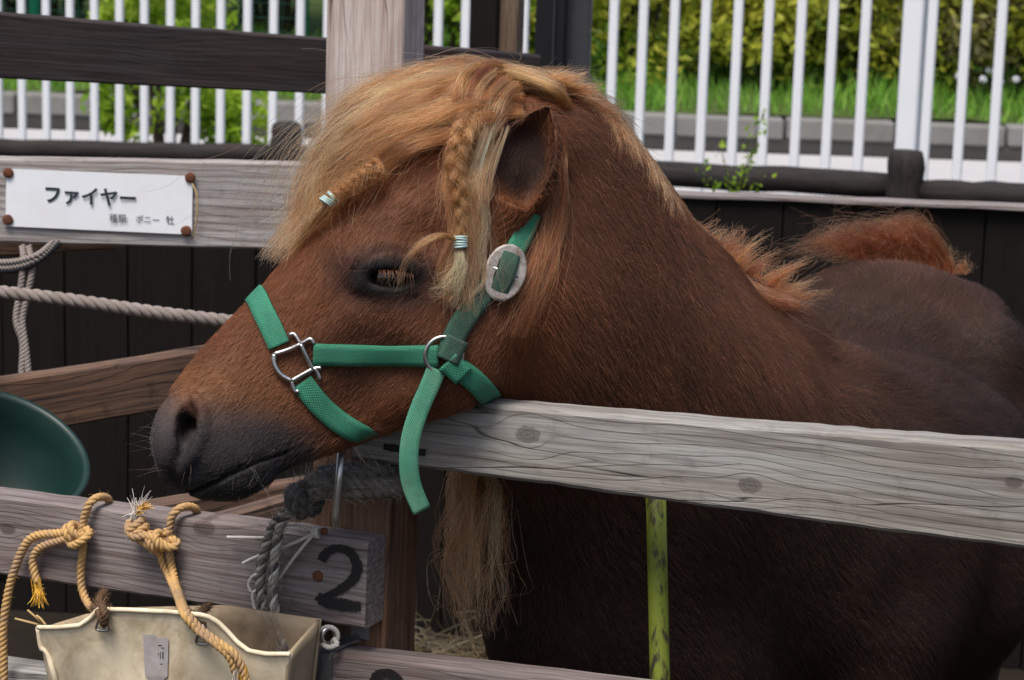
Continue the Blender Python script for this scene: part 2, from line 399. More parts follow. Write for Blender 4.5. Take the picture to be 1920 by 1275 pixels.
def wood(name, light, dark, warm, warm_amt=.35, lines=44, dist=7.0, dirt=.35, rough=.8, knots=()):
    m = NT(name, rough, .2); c = m.co()
    st = m.scale(c, (.30, 1.0, 1.0))
    big = m.noise(m.scale(c, (2.2, 6, 9)), 1.0, 2, .5)
    warp = m.vmath('ADD', st, m.n('ShaderNodeCombineXYZ', i_0=0.0, i_1=0.0, i_2=m.math('MULTIPLY', m.math('SUBTRACT', big, .5), .075)).outputs[0])
    kmask = None
    if knots:
        raw = m.n('ShaderNodeSeparateXYZ', i_0=m.co('Object', False)); bend = 0.0
        for kx, kz, ks in knots:
            dx = m.math('MULTIPLY', m.math('SUBTRACT', raw.outputs[0], kx), .62); dz = m.math('SUBTRACT', raw.outputs[2], kz)
            r2 = m.math('ADD', m.math('MULTIPLY', dx, dx), m.math('MULTIPLY', dz, dz)); r = m.math('SQRT', r2)
            e = m.math('EXPONENT', m.math('MULTIPLY', r2, -1/(2.6*ks)**2)); bend = m.math('ADD', bend, m.math('MULTIPLY', m.math('MULTIPLY', dz, e), -.93))
            rn_ = m.math('ADD', r, m.math('MULTIPLY', m.math('SUBTRACT', m.noise(m.co('Object', False), 160.0, 3, .6), .5), ks*.7))
            mk = m.ramp(m.math('DIVIDE', rn_, ks), [(.75, 1), (1.0, 0)]); ringv = m.math('MULTIPLY', m.math('ADD', m.math('SINE', m.math('MULTIPLY', rn_, 17/ks)), 1.0), .5)
            mk = m.math('MULTIPLY', mk, m.math('ADD', .50, m.math('MULTIPLY', ringv, .22))); kmask = mk if kmask is None else m.math('MAXIMUM', kmask, mk)
        warp = m.vmath('ADD', warp, m.n('ShaderNodeCombineXYZ', i_0=0.0, i_1=0.0, i_2=bend).outputs[0])
    wv = m.n('ShaderNodeTexWave', wave_type='BANDS', bands_direction='Z', wave_profile='SAW', i_Vector=warp, i_Scale=float(lines), i_Distortion=dist*.35, i_Detail=3.0, i_Detail_Scale=1.4, i_Detail_Roughness=.6).outputs[1]
    ln = m.ramp(wv, [(0, .95), (.4, .85), (.75, .5), (.93, .22), (1, .85)])
    fib = m.noise(m.scale(c, (5, 170, 170)), 1.0, 3, .6)
    fib2 = m.noise(m.scale(c, (18, 520, 520)), 1.0, 2, .6)
    blot = m.noise(m.scale(c, (4.5, 10, 13)), 1.0, 4, .6)
    base = m.mix(m.ramp(blot, [(.35, 0), (.68, 1)]), light, tuple(x*.72 for x in light))
    base = m.mix(m.math('MULTIPLY', m.ramp(m.noise(m.scale(c, (2.3, 9, 16)), 1.0, 3, .6, .6), [(.42, 0), (.72, 1)]), warm_amt), base, warm)
    base = m.mix(m.math('MULTIPLY', m.math('MULTIPLY', m.math('SUBTRACT', 1.0, ln), m.ramp(m.noise(m.scale(c, (3, 12, 14)), 1.0, 3, .6), [(.3, .25), (.7, 1.0)])), .55), base, dark)
    base = m.mix(m.ramp(fib, [(.30, .85), (.58, 0)]), base, dark)
    base = m.mix(m.ramp(fib2, [(.25, .32), (.5, 0)]), base, tuple(x*.6 for x in dark))
    base = m.mix(m.math('MULTIPLY', m.ramp(m.noise(c, 38.0, 5, .7), [(.56, 0), (.74, 1)]), dirt), base, tuple(x*.5 for x in dark))
    cr = m.math('ABSOLUTE', m.math('SUBTRACT', m.noise(m.scale(c, (1.1, 3, 24)), 1.0, 2, .5), .5))
    crm = m.math('MULTIPLY', m.ramp(cr, [(.0, 1), (.006, 0)]), m.ramp(m.noise(m.scale(c, (3, 3, 3)), 1.0, 2), [(.5, 0), (.62, 1)]))
    base = m.mix(m.math('MULTIPLY', crm, .8), base, tuple(x*.25 for x in dark))
    if kmask is not None: base = m.mix(kmask, base, tuple(x*.55 for x in dark))
    m.color(base)
    hgt = m.math('ADD', m.math('MULTIPLY', ln, .6), m.math('ADD', m.math('MULTIPLY', fib, .5), m.math('MULTIPLY', fib2, .35)))
    m.bump(m.math('SUBTRACT', hgt, crm), .55, .0018)
    return m.m
M = {}
M['rail'] = wood('grey weathered timber', (.35, .345, .33), (.11, .09, .08), (.25, .205, .16), .55, 34, 3.0)
M['rail2'] = wood('mauve weathered timber', (.26, .228, .225), (.08, .052, .046), (.21, .145, .11), .65, 52, 4.0)
M['railsign'] = wood('silver weathered timber', (.42, .40, .395), (.12, .085, .075), (.30, .25, .21), .45, 26, 9)
M['post'] = wood('pale planed post timber', (.62, .55, .52), (.26, .17, .14), (.48, .34, .26), .35, 60, 1.5, .12)
M['postbrown'] = wood('brown post timber', (.20, .115, .075), (.06, .03, .02), (.26, .13, .065), .6, 46, 3.0, .3)
M['darkboard'] = wood('shaded dark board', (.050, .042, .044), (.016, .012, .012), (.075, .042, .028), .45, 40, 5, .4)  # shadow on the upper board put into its colour
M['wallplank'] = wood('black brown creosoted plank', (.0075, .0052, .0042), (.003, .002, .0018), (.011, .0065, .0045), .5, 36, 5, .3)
M['walltop'] = wood('weathered cap board', (.30, .27, .27), (.12, .09, .08), (.26, .2, .17), .3, 30)
M['sideplank'] = wood('brown worn plank', (.165, .105, .08), (.035, .028, .028), (.26, .135, .07), .7, 30, 8, .6)
M['log'] = wood('blackened log', (.035, .03, .03), (.010, .008, .008), (.06, .045, .035), .5, 26, 6, .4)
M['litside'] = wood('tan lit post side', (.20, .14, .10), (.07, .045, .03), (.24, .15, .09), .4, 30)  # lighter tone painted in for the dark post's lit side
def plain(name, col, rough=.6, metal=0.0, spec=.4, var=.15, scale=40.0, bump=0.0, dirtcol=None, dirt=0.0):
    m = NT(name, rough, spec); c = m.co(); m.b.inputs['Metallic'].default_value = metal
    nz = m.noise(c, scale, 4, .6)
    base = m.mix(nz, tuple(x*(1-var) for x in col), tuple(min(1, x*(1+var)) for x in col))
    if dirtcol: base = m.mix(m.math('MULTIPLY', m.ramp(m.noise(c, scale*.45, 5, .7, .4), [(.45, 0), (.7, 1)]), dirt), base, dirtcol)
    m.color(base)
    if bump: m.bump(m.noise(c, scale*3, 4, .7), bump, .001)
    return m.m
M['rust'] = plain('rusty nail head', (.13, .05, .028), .85, 0, .2, .4, 300, .6, (.04, .02, .015), .6)
M['signwhite'] = plain('white plastic sign', (.74, .76, .80), .42, 0, .4, .03, 30, 0, (.62, .55, .45), .25)
M['ink'] = plain('dark blue black ink', (.018, .028, .038), .5)
M['paint'] = plain('worn black paint', (.012, .011, .012), .55, 0, .3, .5, 90)
M['steel'] = plain('worn grey steel', (.52, .51, .50), .34, 1.0, .5, .18, 120, .25, (.20, .15, .10), .5)
M['zinc'] = plain('dull zinc steel', (.36, .37, .39), .45, .9, .5, .2, 150, .3, (.16, .14, .12), .5)
M['buckle'] = plain('dirty aluminium buckle', (.38, .35, .33), .6, .45, .4, .25, 140, .6, (.13, .09, .06), .9)
M['picket'] = plain('white painted metal', (.72, .74, .78), .4, 0, .4, .03, 10)
M['shelterblack'] = plain('shaded black steel', (.010, .010, .012), .4, 0, .4)  # shade on the column's front put into the colour
M['sheltergrey'] = plain('lit grey steel', (.045, .046, .052), .5, 0, .4)  # light on the column's side put into the colour
M['teal'] = plain('teal painted pole', (.03, .30, .24), .5)
M['tub'] = plain('dark green plastic', (.006, .026, .022), .45, 0, .4, .12, 14, .1, (.03, .05, .045), .5)
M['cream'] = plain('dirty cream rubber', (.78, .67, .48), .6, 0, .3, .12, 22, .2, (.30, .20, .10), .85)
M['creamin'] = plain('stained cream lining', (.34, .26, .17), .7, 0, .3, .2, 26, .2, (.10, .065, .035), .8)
M['sticker'] = plain('faded grey sticker', (.46, .43, .43), .6, 0, .3, .2, 60, 0, (.30, .24, .18), .6)
M['kerb'] = plain('grey concrete kerb', (.19, .185, .18), .9, 0, .2, .2, 5, .3, (.10, .10, .08), .5)
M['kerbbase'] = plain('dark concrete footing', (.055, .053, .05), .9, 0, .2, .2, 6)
M['road'] = plain('pale concrete road', (.42, .41, .42), .9, 0, .2, .08, 1.5)
M['soil'] = plain('dark pen soil', (.018, .014, .011), .95, 0, .1, .4, 18, .6)
M['verge'] = plain('verge earth', (.06, .09, .025), .95, 0, .1, .3, 6)
M['limepole'] = (lambda: None)()
def limepole():
    m = NT('mossy yellow green pole', .6, .3); c = m.co()
    n1 = m.noise(m.scale(c, (60, 60, 14)), 1.0, 5, .7)
    m.color(m.mix(m.ramp(n1, [(.50, 0), (.60, 1)]), (.125, .155, .014), (.025, .02, .010))); return m.m
M['limepole'] = limepole()
def ropemat(name, a, b, stain=None, st=.5):
    m = NT(name, .75, .25); c = m.co()
    n1 = m.noise(c, 260.0, 3, .6); base = m.mix(n1, a, b)
    if stain: base = m.mix(m.math('MULTIPLY', m.ramp(m.noise(c, 26.0, 4, .6), [(.42, 0), (.62, 1)]), st), base, stain)
    m.color(base); m.bump(n1, .5, .0008); return m.m
M['yrope'] = ropemat('yellow ochre rope', (.60, .38, .15), (.38, .22, .08), (.30, .20, .14), .75)
M['yfray'] = ropemat('bright yellow rope end', (.75, .42, .03), (.6, .30, .02))
M['grope'] = ropemat('grey cotton rope', (.30, .255, .23), (.18, .15, .135), (.14, .115, .10), .5)
M['frope'] = ropemat('frayed black and grey rope', (.20, .18, .16), (.05, .047, .05), (.016, .016, .02), .75)
M['frope2'] = ropemat('frayed pale rope strand', (.46, .42, .35), (.24, .21, .17), (.06, .055, .055), .4)
M['twine'] = ropemat('off white twine', (.60, .57, .52), (.42, .38, .34))
M['browncord'] = ropemat('dirty brown cord', (.13, .075, .04), (.06, .035, .02))
M['darkcord'] = ropemat('black cord', (.02, .02, .022), (.010, .010, .012))
M['elastic'] = plain('pale blue elastic band', (.34, .48, .48), .5)
M['straw'] = plain('straw stalk', (.42, .29, .13), .8, 0, .2, .35, 8)
def webbing(name, a, b, dirt, dirtamt):
    m = NT(name, .62, .3); uv = m.n('ShaderNodeUVMap').outputs[0]
    sp = m.n('ShaderNodeSeparateXYZ', i_0=uv)
    u = m.math('MULTIPLY', sp.outputs[0], 2*math.pi/.0022); v = m.math('MULTIPLY', sp.outputs[1], 2*math.pi/.0027)
    su = m.math('SINE', m.math('ADD', u, m.math('MULTIPLY', m.math('SIGN', m.math('SINE', v)), math.pi/2)))
    h = m.math('MULTIPLY', m.math('ADD', su, 1.0), m.math('ABSOLUTE', m.math('SINE', v)))
    c = m.co()
    base = m.mix(m.math('MULTIPLY', h, .5), tuple(x*.55 for x in a), b)
    base = m.mix(m.math('MULTIPLY', m.ramp(m.noise(c, 30.0, 5, .7), [(.36, 0), (.66, 1)]), dirtamt), base, dirt)
    base = m.mix(m.math('MULTIPLY', m.ramp(m.noise(c, 95.0, 4, .7), [(.50, 0), (.70, 1)]), dirtamt*.8), base, tuple(x*.35 for x in a))
    base = m.mix(m.math('MULTIPLY', m.noise(c, 240.0, 3, .7), .22), base, (.20, .26, .20))
    m.color(base); m.bump(h, .5, .0008); return m.m
M['web'] = webbing('green nylon webbing', (.012, .24, .13), (.03, .40, .23), (.02, .12, .075), .45)
M['webdark'] = webbing('dirty dark green webbing', (.006, .085, .05), (.014, .14, .085), (.025, .035, .026), .85)
M['webpale'] = webbing('faded green webbing', (.03, .24, .14), (.06, .36, .22), (.10, .20, .12), .5)
def attr_mat(name, rough, spec, tint=True):
    m = NT(name, rough, spec); a = m.n('ShaderNodeAttribute', attribute_name='tone'); m.color(a.outputs['Color']); return m
def skinmat():
    m = attr_mat('chestnut coat', .62, .22); a = m.b.inputs['Base Color'].links[0].from_socket; c = m.co('Object', False)
    n1 = m.noise(c, 520.0, 3, .65); n2 = m.noise(c, 26.0, 4, .6)
    k = m.math('ADD', m.math('MULTIPLY', n1, .7), m.math('MULTIPLY', n2, .7))
    m.color(m.mix(1.0, a, m.n('ShaderNodeCombineColor', i_0=k, i_1=k, i_2=k).outputs[0], 'MULTIPLY')); m.bump(m.math('ADD', n1, m.math('MULTIPLY', m.noise(m.scale(c, (1, 1, .45)), 150.0, 5, .65, .8), .9)), .5, .0016); return m.m
M['skin'] = skinmat()
def hairmat():
    m = NT('horse hair'); a = m.n('ShaderNodeAttribute', attribute_name='tone'); h = m.n('ShaderNodeBsdfHairPrincipled'); h.parametrization = 'COLOR'
    m.put(h.inputs['Color'], m.n('ShaderNodeGamma', i_0=a.outputs['Color'], i_1=1.75).outputs[0]); h.inputs['Roughness'].default_value = .38; h.inputs['Radial Roughness'].default_value = .55
    h.inputs['Random Roughness'].default_value = .3;
    m.t.links.new(h.outputs[0], m.t.nodes['Material Output'].inputs[0]); return m.m
M['hair'] = hairmat()
M['coathair'] = attr_mat('short coat hair', .5, .25).m
M['eye'] = plain('dark glossy eye', (.008, .005, .004), .06, 0, .6)
def leafmat(name, a, b, c3):
    m = NT(name, .55, .3); oi = m.n('ShaderNodeAttribute', attribute_name='tone')
    base = m.ramp(oi.outputs['Fac'], [(0, a), (.5, b), (1, c3)])
    m.color(base)
    tr = m.n('ShaderNodeBsdfTranslucent'); m.put(tr.inputs[0], base)
    mx = m.n('ShaderNodeMixShader', i_0=.5); m.t.links.new(m.b.outputs[0], mx.inputs[1]); m.t.links.new(tr.outputs[0], mx.inputs[2])
    m.t.links.new(mx.outputs[0], m.t.nodes['Material Output'].inputs[0]); return m.m
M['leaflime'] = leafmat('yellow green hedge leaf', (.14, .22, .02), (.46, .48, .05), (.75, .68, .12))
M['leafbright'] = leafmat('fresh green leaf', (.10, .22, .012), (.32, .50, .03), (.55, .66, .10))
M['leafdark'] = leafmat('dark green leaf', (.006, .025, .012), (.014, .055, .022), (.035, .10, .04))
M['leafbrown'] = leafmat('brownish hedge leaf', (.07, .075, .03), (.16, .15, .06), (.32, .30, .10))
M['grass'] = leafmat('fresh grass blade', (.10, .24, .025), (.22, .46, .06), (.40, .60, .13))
M['bark'] = plain('grey brown bark', (.06, .045, .035), .9, 0, .2, .3, 20, .5)
M['net'] = plain('dark green net cord', (.01, .06, .04), .7)
# ------------------------------------------------------------------ ground, road, kerb, verge
def sheet(name, pts, z, mat, kind='structure'):
    o = mesh_obj(name, [(p[0], p[1], z) for p in pts], [tuple(range(len(pts)))], mat); return tag(o, kind=kind)
KA, KB = ground_at(30, 241), ground_at(1800, 300)
KD = unit((KB-KA)*np.array([1, 1, 0])); KN = np.array([-KD[1], KD[0], 0.0])     # KN: away from the camera
if KN[1] < 0: KN = -KN
def kp(s, t): return KA+KD*s+KN*t
sheet('ground', [(-80, -20, 0), (80, -20, 0), (80, 200, 0), (-80, 200, 0)], -.008, M['soil'])
_r0 = -2.4
sheet('road', [kp(-12, _r0), kp(16, _r0), kp(16, 0), kp(-12, 0)], 0.0, M['road'])
# verge bank as a gently rising sheet
vb = []
NS, NTt = 40, 14
for i in range(NS+1):
    for j in range(NTt+1):
        s_, t_ = -11+27*i/NS, .12+6.0*j/NTt
        p = kp(s_, t_); vb.append((p[0], p[1], .175+.05*t_+.03*math.sin(s_*1.7+t_)+.02*math.sin(5*s_)))
vf = [(i*(NTt+1)+j, (i+1)*(NTt+1)+j, (i+1)*(NTt+1)+j+1, i*(NTt+1)+j+1) for i in range(NS) for j in range(NTt)]
tag(mesh_obj('verge', vb, vf, M['verge'], None, True), kind='structure')
def vergez(t_): return .175+.05*t_
kerb = empty('kerb', kp(0, 0)); tag(kerb, kind='structure')
def boxm(o, x, y, z, lx, ly, lz, ch=.008):
    """chamfered box: corner o, unit axes x y z, lengths"""
    vs = []
    for (a, b, c) in [(a, b, c) for a in (0, 1) for b in (0, 1) for c in (0, 1)]:
        for ax in range(3):
            q = [a*lx, b*ly, c*lz]; L = (lx, ly, lz); sg = [1-2*a, 1-2*b, 1-2*c]
            for k in range(3):
                if k != ax: q[k] += sg[k]*min(ch, L[k]*.3)
            vs.append(o+x*q[0]+y*q[1]+z*q[2])
    bm = bmesh.new(); [bm.verts.new(V3(v)) for v in vs]
    r = bmesh.ops.convex_hull(bm, input=bm.verts[:]); bmesh.ops.recalc_face_normals(bm, faces=bm.faces[:])
    bm.verts.index_update(); out = [v.co.copy() for v in bm.verts], [tuple(v.index for v in f.verts) for f in bm.faces]; bm.free(); return out
Z_ = np.array([0, 0, 1.0])
for i in range(-14, 24):
    L = .60; o = kp(i*L+.006, 0); dz = .006*math.sin(i*3.1)
    v, f = boxm(np.array([o[0], o[1], .076+dz]), KD, KN, Z_, L-.014, .15, .115, .012); mesh_obj('kerb_stone', v, f, M['kerb'], kerb)
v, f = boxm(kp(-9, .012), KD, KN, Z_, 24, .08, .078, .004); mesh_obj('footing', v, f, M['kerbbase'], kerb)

# ------------------------------------------------------------------ leaves
def leaf_cloud(name, centers, mat, parent, size, tones, flat=0.0, lean=None, kind=None):
    n = len(centers); c = np.asarray(centers); a = RNG.normal(size=(n, 3)); a[:, 2] *= (1-flat); a /= np.linalg.norm(a, axis=1)[:, None]
    b = RNG.normal(size=(n, 3)); b -= (a*b).sum(1)[:, None]*a; b /= np.linalg.norm(b, axis=1)[:, None]
    nn = np.cross(a, b); s = size*RNG.uniform(.6, 1.3, n)[:, None]
    V = np.stack([c-a*s, c+b*s*.42+nn*s*.15, c+a*s, c-b*s*.42+nn*s*.15], 1).reshape(-1, 3)
    me = bpy.data.meshes.new(name); me.vertices.add(4*n); me.vertices.foreach_set('co', V.astype(np.float32).ravel())
    me.loops.add(4*n); me.loops.foreach_set('vertex_index', np.arange(4*n, dtype=np.int32)); me.polygons.add(n)
    me.polygons.foreach_set('loop_start', np.arange(0, 4*n, 4, dtype=np.int32)); me.polygons.foreach_set('loop_total', np.full(n, 4, np.int32))
    at = me.attributes.new('tone', 'FLOAT', 'POINT'); at.data.foreach_set('value', np.repeat(np.asarray(tones, np.float32), 4))
    me.update(calc_edges=True); me.materials.append(mat)
    o = bpy.data.objects.new(name, me); COL.objects.link(o)
    if kind: o['kind'] = kind
    return attach(o, parent)
def shrub(base, rx, ry, h, n, mat, label, group, leaf=.035, name='shrub', nclump=26, cat='shrub', z0=.05):
    base = np.asarray(base, float); e = empty(name, base, label, cat, group)
    cl = []
    for k in range(nclump):
        u = RNG.normal(size=3); u /= np.linalg.norm(u); u[2] = RNG.uniform(-1, 1); u[:2] *= math.sqrt(max(.25, 1-.6*max(u[2], 0)**2)); rr = RNG.uniform(.6, 1)
        cl.append((u*rr, RNG.uniform(.22, .38), RNG.uniform(0, 1)))
    pts, tn = [], []
    for k in range(n):
        u, r, t = cl[RNG.integers(nclump)]; q = RNG.normal(size=3); q /= np.linalg.norm(q)
        p = u+q*r*RNG.uniform(.55, 1.05)
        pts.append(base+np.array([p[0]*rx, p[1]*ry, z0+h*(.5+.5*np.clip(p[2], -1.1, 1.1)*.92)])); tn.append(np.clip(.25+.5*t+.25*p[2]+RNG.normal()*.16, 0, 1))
    pts = np.array(pts); pts[:, 2] = np.maximum(pts[:, 2], base[2]+.01)
    leaf_cloud('crown', pts, mat, e, leaf, tn)
    parts = []
    for k in range(7):
        a = RNG.uniform(0, 6.28); b2 = base+np.array([math.cos(a)*rx*.12, math.sin(a)*ry*.12, -.03]); t2 = base+np.array([math.cos(a)*rx*.6, math.sin(a)*ry*.6, h*RNG.uniform(.55, .85)])
        parts.append(tube_arrays([b2, (b2+t2)/2+np.array([0, 0, .06*h]), t2], np.linspace(.022, .005, 7), 5, 7))
    v, f = join_arrays(parts); mesh_obj('stems', v, f, M['bark'], e)
    return e
def at_verge(px, t_, y=200):
    d = ray(px, y); k = np.dot(kp(0, t_)-CAM, KN)/np.dot(d, KN); q = CAM+k*d; return np.array([q[0], q[1], vergez(t_)])
hg = 'hedge shrubs on the grass verge'
for i, (px, t_, r, h, mt, lab) in enumerate([
    (1190, 1.25, .85, 1.5, 'leaflime', 'yellow green hedge shrub beside the dark grey steel column'),
    (1330, 1.35, .85, 1.35, 'leaflime', 'bushy yellow green hedge shrub above the white clover flowers'),
    (1480, 1.45, .75, 1.10, 'leaflime', 'lower yellow green hedge shrub in front of the teal pole'),
    (1600, 1.4, .65, 1.15, 'leaflime', 'olive yellow hedge shrub left of the thick white fence post'),
    (1720, 1.35, .75, 1.3, 'leafbrown', 'brownish half bare hedge shrub behind the thick white fence post'),
    (1890, 1.45, .85, 1.35, 'leaflime', 'yellow green hedge shrub behind the dandelion clocks'),
    (2060, 1.4, .9, 1.4, 'leaflime', 'yellow green hedge shrub at the far end of the row'),
    (960, 1.4, .8, 1.5, 'leafbright', 'fresh green hedge shrub seen between the shelter posts'),
    (830, 1.4, .7, 1.4, 'leafbright', 'fresh green hedge shrub beside the pale square post')]):
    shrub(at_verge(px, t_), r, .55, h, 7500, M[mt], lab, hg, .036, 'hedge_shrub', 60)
gl = at_verge(310, -1.9)
shrub(np.array([gl[0], gl[1], 0]), .42, .3, 1.0, 3200, M['leafbright'], 'bright lime shrub growing in front of the kerb behind the white pickets', None, .034, 'lime_shrub', 22)
gl = at_verge(430, -1.9)
shrub(np.array([gl[0], gl[1], 0]), .18, .2, .42, 800, M['leafbright'], 'small lime shrub at the foot of the white pickets', None, .03, 'lime_shrub', 12)
for px, t_, h, lab in [(60, 2.9, 3.2, 'dark evergreen tree behind the net, beside the teal net post'), (300, 3.1, 3.4, 'dark evergreen tree behind the net and the lime shrub'), (520, 2.9, 3.2, 'dark evergreen tree behind the net, near the pale square post'), (-140, 3.0, 3.3, 'dark evergreen tree behind the net, at the end of the row')]:
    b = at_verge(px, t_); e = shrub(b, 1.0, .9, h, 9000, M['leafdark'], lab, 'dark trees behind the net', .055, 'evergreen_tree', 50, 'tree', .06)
    v, f = tube_arrays([b-np.array([0, 0, .1]), b+np.array([.03, 0, h*.4]), b+np.array([0, .02, h*.8])], np.linspace(.09, .03, 8), 8, 8); mesh_obj('trunk', v, f, M['bark'], e, True)
# far trees closing the view behind the hedge on the right
for px, t_, h, lab, mt in [(1250, 9, 3.6, 'tall pale green tree far behind the hedge, beside the steel column', 'leafbright'), (1560, 10, 3.0, 'pale green tree far behind the hedge and the teal pole', 'leafbright'), (1850, 9.5, 3.6, 'tall pale green tree far behind the brownish shrub', 'leafbright'), (900, 9.5, 3.6, 'tall green tree far behind the shelter posts', 'leafbright')]:
    b = at_verge(px, t_); b[2] = 0; e = shrub(b, 1.7, 1.1, h, 4500, M[mt], lab, 'far trees behind the hedge', .08, 'far_tree', 50, 'tree', .3)
    v, f = tube_arrays([b-np.array([0, 0, .1]), b+np.array([.03, 0, h*.4]), b+np.array([0, .02, h*.8])], np.linspace(.11, .03, 8), 8, 8); mesh_obj('trunk', v, f, M['bark'], e, True)
# net screen with teal posts on the left
NETT = 1.75
net = empty('net_screen', at_verge(120, NETT), 'dark green net strung between teal posts', 'net')
a, b = at_verge(-260, NETT), at_verge(600, NETT); nd = unit(b-a); parts = []
for i in range(int(np.linalg.norm(b-a)/.09)):
    q = a+nd*i*.09; parts.append(tube_arrays([q, q+Z_*2.6], .0035, 3))
for j in range(29):
    parts.append(tube_arrays([a+Z_*.09*j, b+Z_*.09*j], .0035, 3))
v, f = join_arrays(parts); o = mesh_obj('netting', v, f, M['net'], net)
for px in (66, 224, 566, -150):
    q = at_verge(px, NETT-.03); v, f = tube_arrays([q-Z_*.1, q+Z_*2.7], .035, 10); mesh_obj('post', v, f, M['teal'], net, True)
q = at_verge(1541, 6.0); v, f = tube_arrays([q-Z_*.2, q+Z_*3.2], .05, 10)
tag(mesh_obj('teal_pole', v, f, M['teal'], None, True), 'teal pole standing behind the yellow green hedge', 'pole')
# grass on the verge
n = 26000
s_ = RNG.uniform(-8, 12, n); t_ = .16+RNG.power(1.0, n)*2.6
base = KA[None]+KD[None]*s_[:, None]+KN[None]*t_[:, None]; base[:, 2] = .175+.05*t_
hgt = RNG.uniform(.06, .20, n)*(.7+.5*np.sin(s_*2.3)**2); lean = RNG.normal(size=(n, 3))*.35; lean[:, 2] = 1; lean /= np.linalg.norm(lean, axis=1)[:, None]
sd_ = np.cross(lean, RNG.normal(size=(n, 3))); sd_ /= np.linalg.norm(sd_, axis=1)[:, None]
tipv = base+lean*hgt[:, None]; mid = base+lean*(hgt*.55)[:, None]+RNG.normal(size=(n, 3))*.006
Vg = np.stack([base-sd_*.006, base+sd_*.006, mid+sd_*.005, tipv, mid-sd_*.005], 1).reshape(-1, 3)
me = bpy.data.meshes.new('grass'); me.from_pydata(Vg.tolist(), [], [(5*i, 5*i+1, 5*i+2, 5*i+3, 5*i+4) for i in range(n)])
at = me.attributes.new('tone', 'FLOAT', 'POINT'); at.data.foreach_set('value', np.repeat(np.clip(RNG.normal(.5, .25, n), 0, 1), 5).astype(np.float32))
me.materials.append(M['grass']); go = bpy.data.objects.new('grass', me); COL.objects.link(go)
tag(go, 'fresh green grass on the verge behind the kerb', 'grass', kind='stuff')
# dandelion clocks and clover heads
for px, t_, y in [(1836, .5, 0), (1868, .4, 0), (1898, .55, 0), (1352, 1.3, 0), (1790, .6, 0), (1846, .9, 0), (1365, 1.1, 0)]:
    b = at_verge(px, t_); e = empty('dandelion', b, 'white dandelion clock standing in the verge grass', 'flower', 'white flower heads in the grass')
    v, f = tube_arrays([b, b+np.array([.005, 0, .11]), b+np.array([.012, 0, .2])], .0025, 5, 6); mesh_obj('stalk', v, f, M['grass'], e)
    c = b+np.array([.012, 0, .2]); pr = []
    for k in range(60):
        u = RNG.normal(size=3); u /= np.linalg.norm(u); pr.append(tube_arrays([c, c+u*.022], .0016, 3))
    v, f = join_arrays(pr); mesh_obj('seed_head', v, f, M['picket'], e)

# ------------------------------------------------------------------ white picket fence
WA, WB = CAM+ray(0, 200)*10.6, CAM+ray(1900, 200)*8.75
WD = unit((WB-WA)*np.array([1, 1, 0])); WN = np.array([-WD[1], WD[0], 0]); WN = WN if WN[1] > 0 else -WN
def wp(px, y=200):
    q = on_plane(px, y, WA, WN); return np.array([q[0], q[1], 0])
wf = empty('picket_fence', wp(960), 'white metal fence of slim upright pickets beside the road', 'fence')
pick = wp(130-46); sp = .1265; s0 = np.dot(wp(130)-WA, WD)
s_end = np.dot(wp(2600)-WA, WD); s_beg = np.dot(wp(-700)-WA, WD); posts = [np.dot(wp(1703)-WA, WD), np.dot(wp(1703)-WA, WD)-2.2]
v, f = boxm(np.zeros(3), np.array([1., 0, 0]), np.array([0, 1., 0]), Z_, .036, .020, 1.75, .004)
pm = bpy.data.meshes.new('picket'); pm.from_pydata([tuple(q) for q in v], [], f); pm.materials.append(M['picket'])
rotm = frame(np.zeros(3), WD, WN, Z_)
base0 = np.array([WA[0], WA[1], 0])
k0 = int((s_beg-s0)/sp)
for k in range(k0, int((s_end-s0)/sp)+1):
    s_ = s0+k*sp
    if any(abs(s_-q) < .06 for q in posts): continue
    q = base0+WD*(s_-.018+RNG.normal()*.0015); o = bpy.data.objects.new('picket', pm); COL.objects.link(o)
    o.matrix_world = Matrix.Translation(V3(q+Z_*.08)) @ rotm; attach(o, wf)
for s_ in posts:
    v, f = boxm(base0+WD*(s_-.038)-WN*.02-Z_*.02, WD, WN, Z_, .076, .076, 2.0, .006); mesh_obj('post', v, f, M['picket'], wf)
for h in (.12, 1.62):
    v, f = boxm(base0+WD*s_beg+WN*.031+Z_*h, WD, WN, Z_, s_end-s_beg, .035, .045, .004); mesh_obj('cross_rail', v, f, M['picket'], wf)

# ------------------------------------------------------------------ log barrier
lb = empty('log_barrier', P(1700, 560, 7.6)*np.array([1, 1, 0]), 'low barrier of blackened round logs in front of the white fence', 'fence')
def lg(px, y, z): return P(px, y, z)
def logtube(a, b, ra, rb, nm, n=26):
    c = np.array([a+(b-a)*i/(n-1) for i in range(n)]); c[1:-1] += RNG.normal(size=(n-2, 3))*.0022
    x = unit(b-a); y = unit(np.cross(Z_, x)) if abs(x[2]) < .9 else np.array([0, 1., 0]); z = np.cross(x, y)
    mtx = frame(a, x, y, z); mi = np.array(mtx.inverted())
    loc = (np.c_[c, np.ones(n)]@mi.T)[:, :3]
    r = np.linspace(ra, rb, n)*(1+RNG.normal(size=n)*.015); r[0] *= .9; r[-1] *= .9
    v, f = tube_arrays(loc, r, 14); return mesh_obj(nm, v, f, M['log'], lb, True, mtx)
logtube(lg(-600, 268, 10.0), lg(516, 289, 9.0), .040, .038, 'log_rail')
logtube(lg(560, 292, 8.95), lg(1672, 348, 7.75), .042, .044, 'log_rail')
logtube(lg(1730, 360, 7.7), lg(2600, 396, 6.9), .043, .045, 'log_rail')
for px, y, z in ((537, 233, 8.95), (1700, 283, 7.68)):
    t = P(px, y, z); b = np.array([t[0], t[1], -.1]); logtube(b, t, .058, .058, 'log_post')

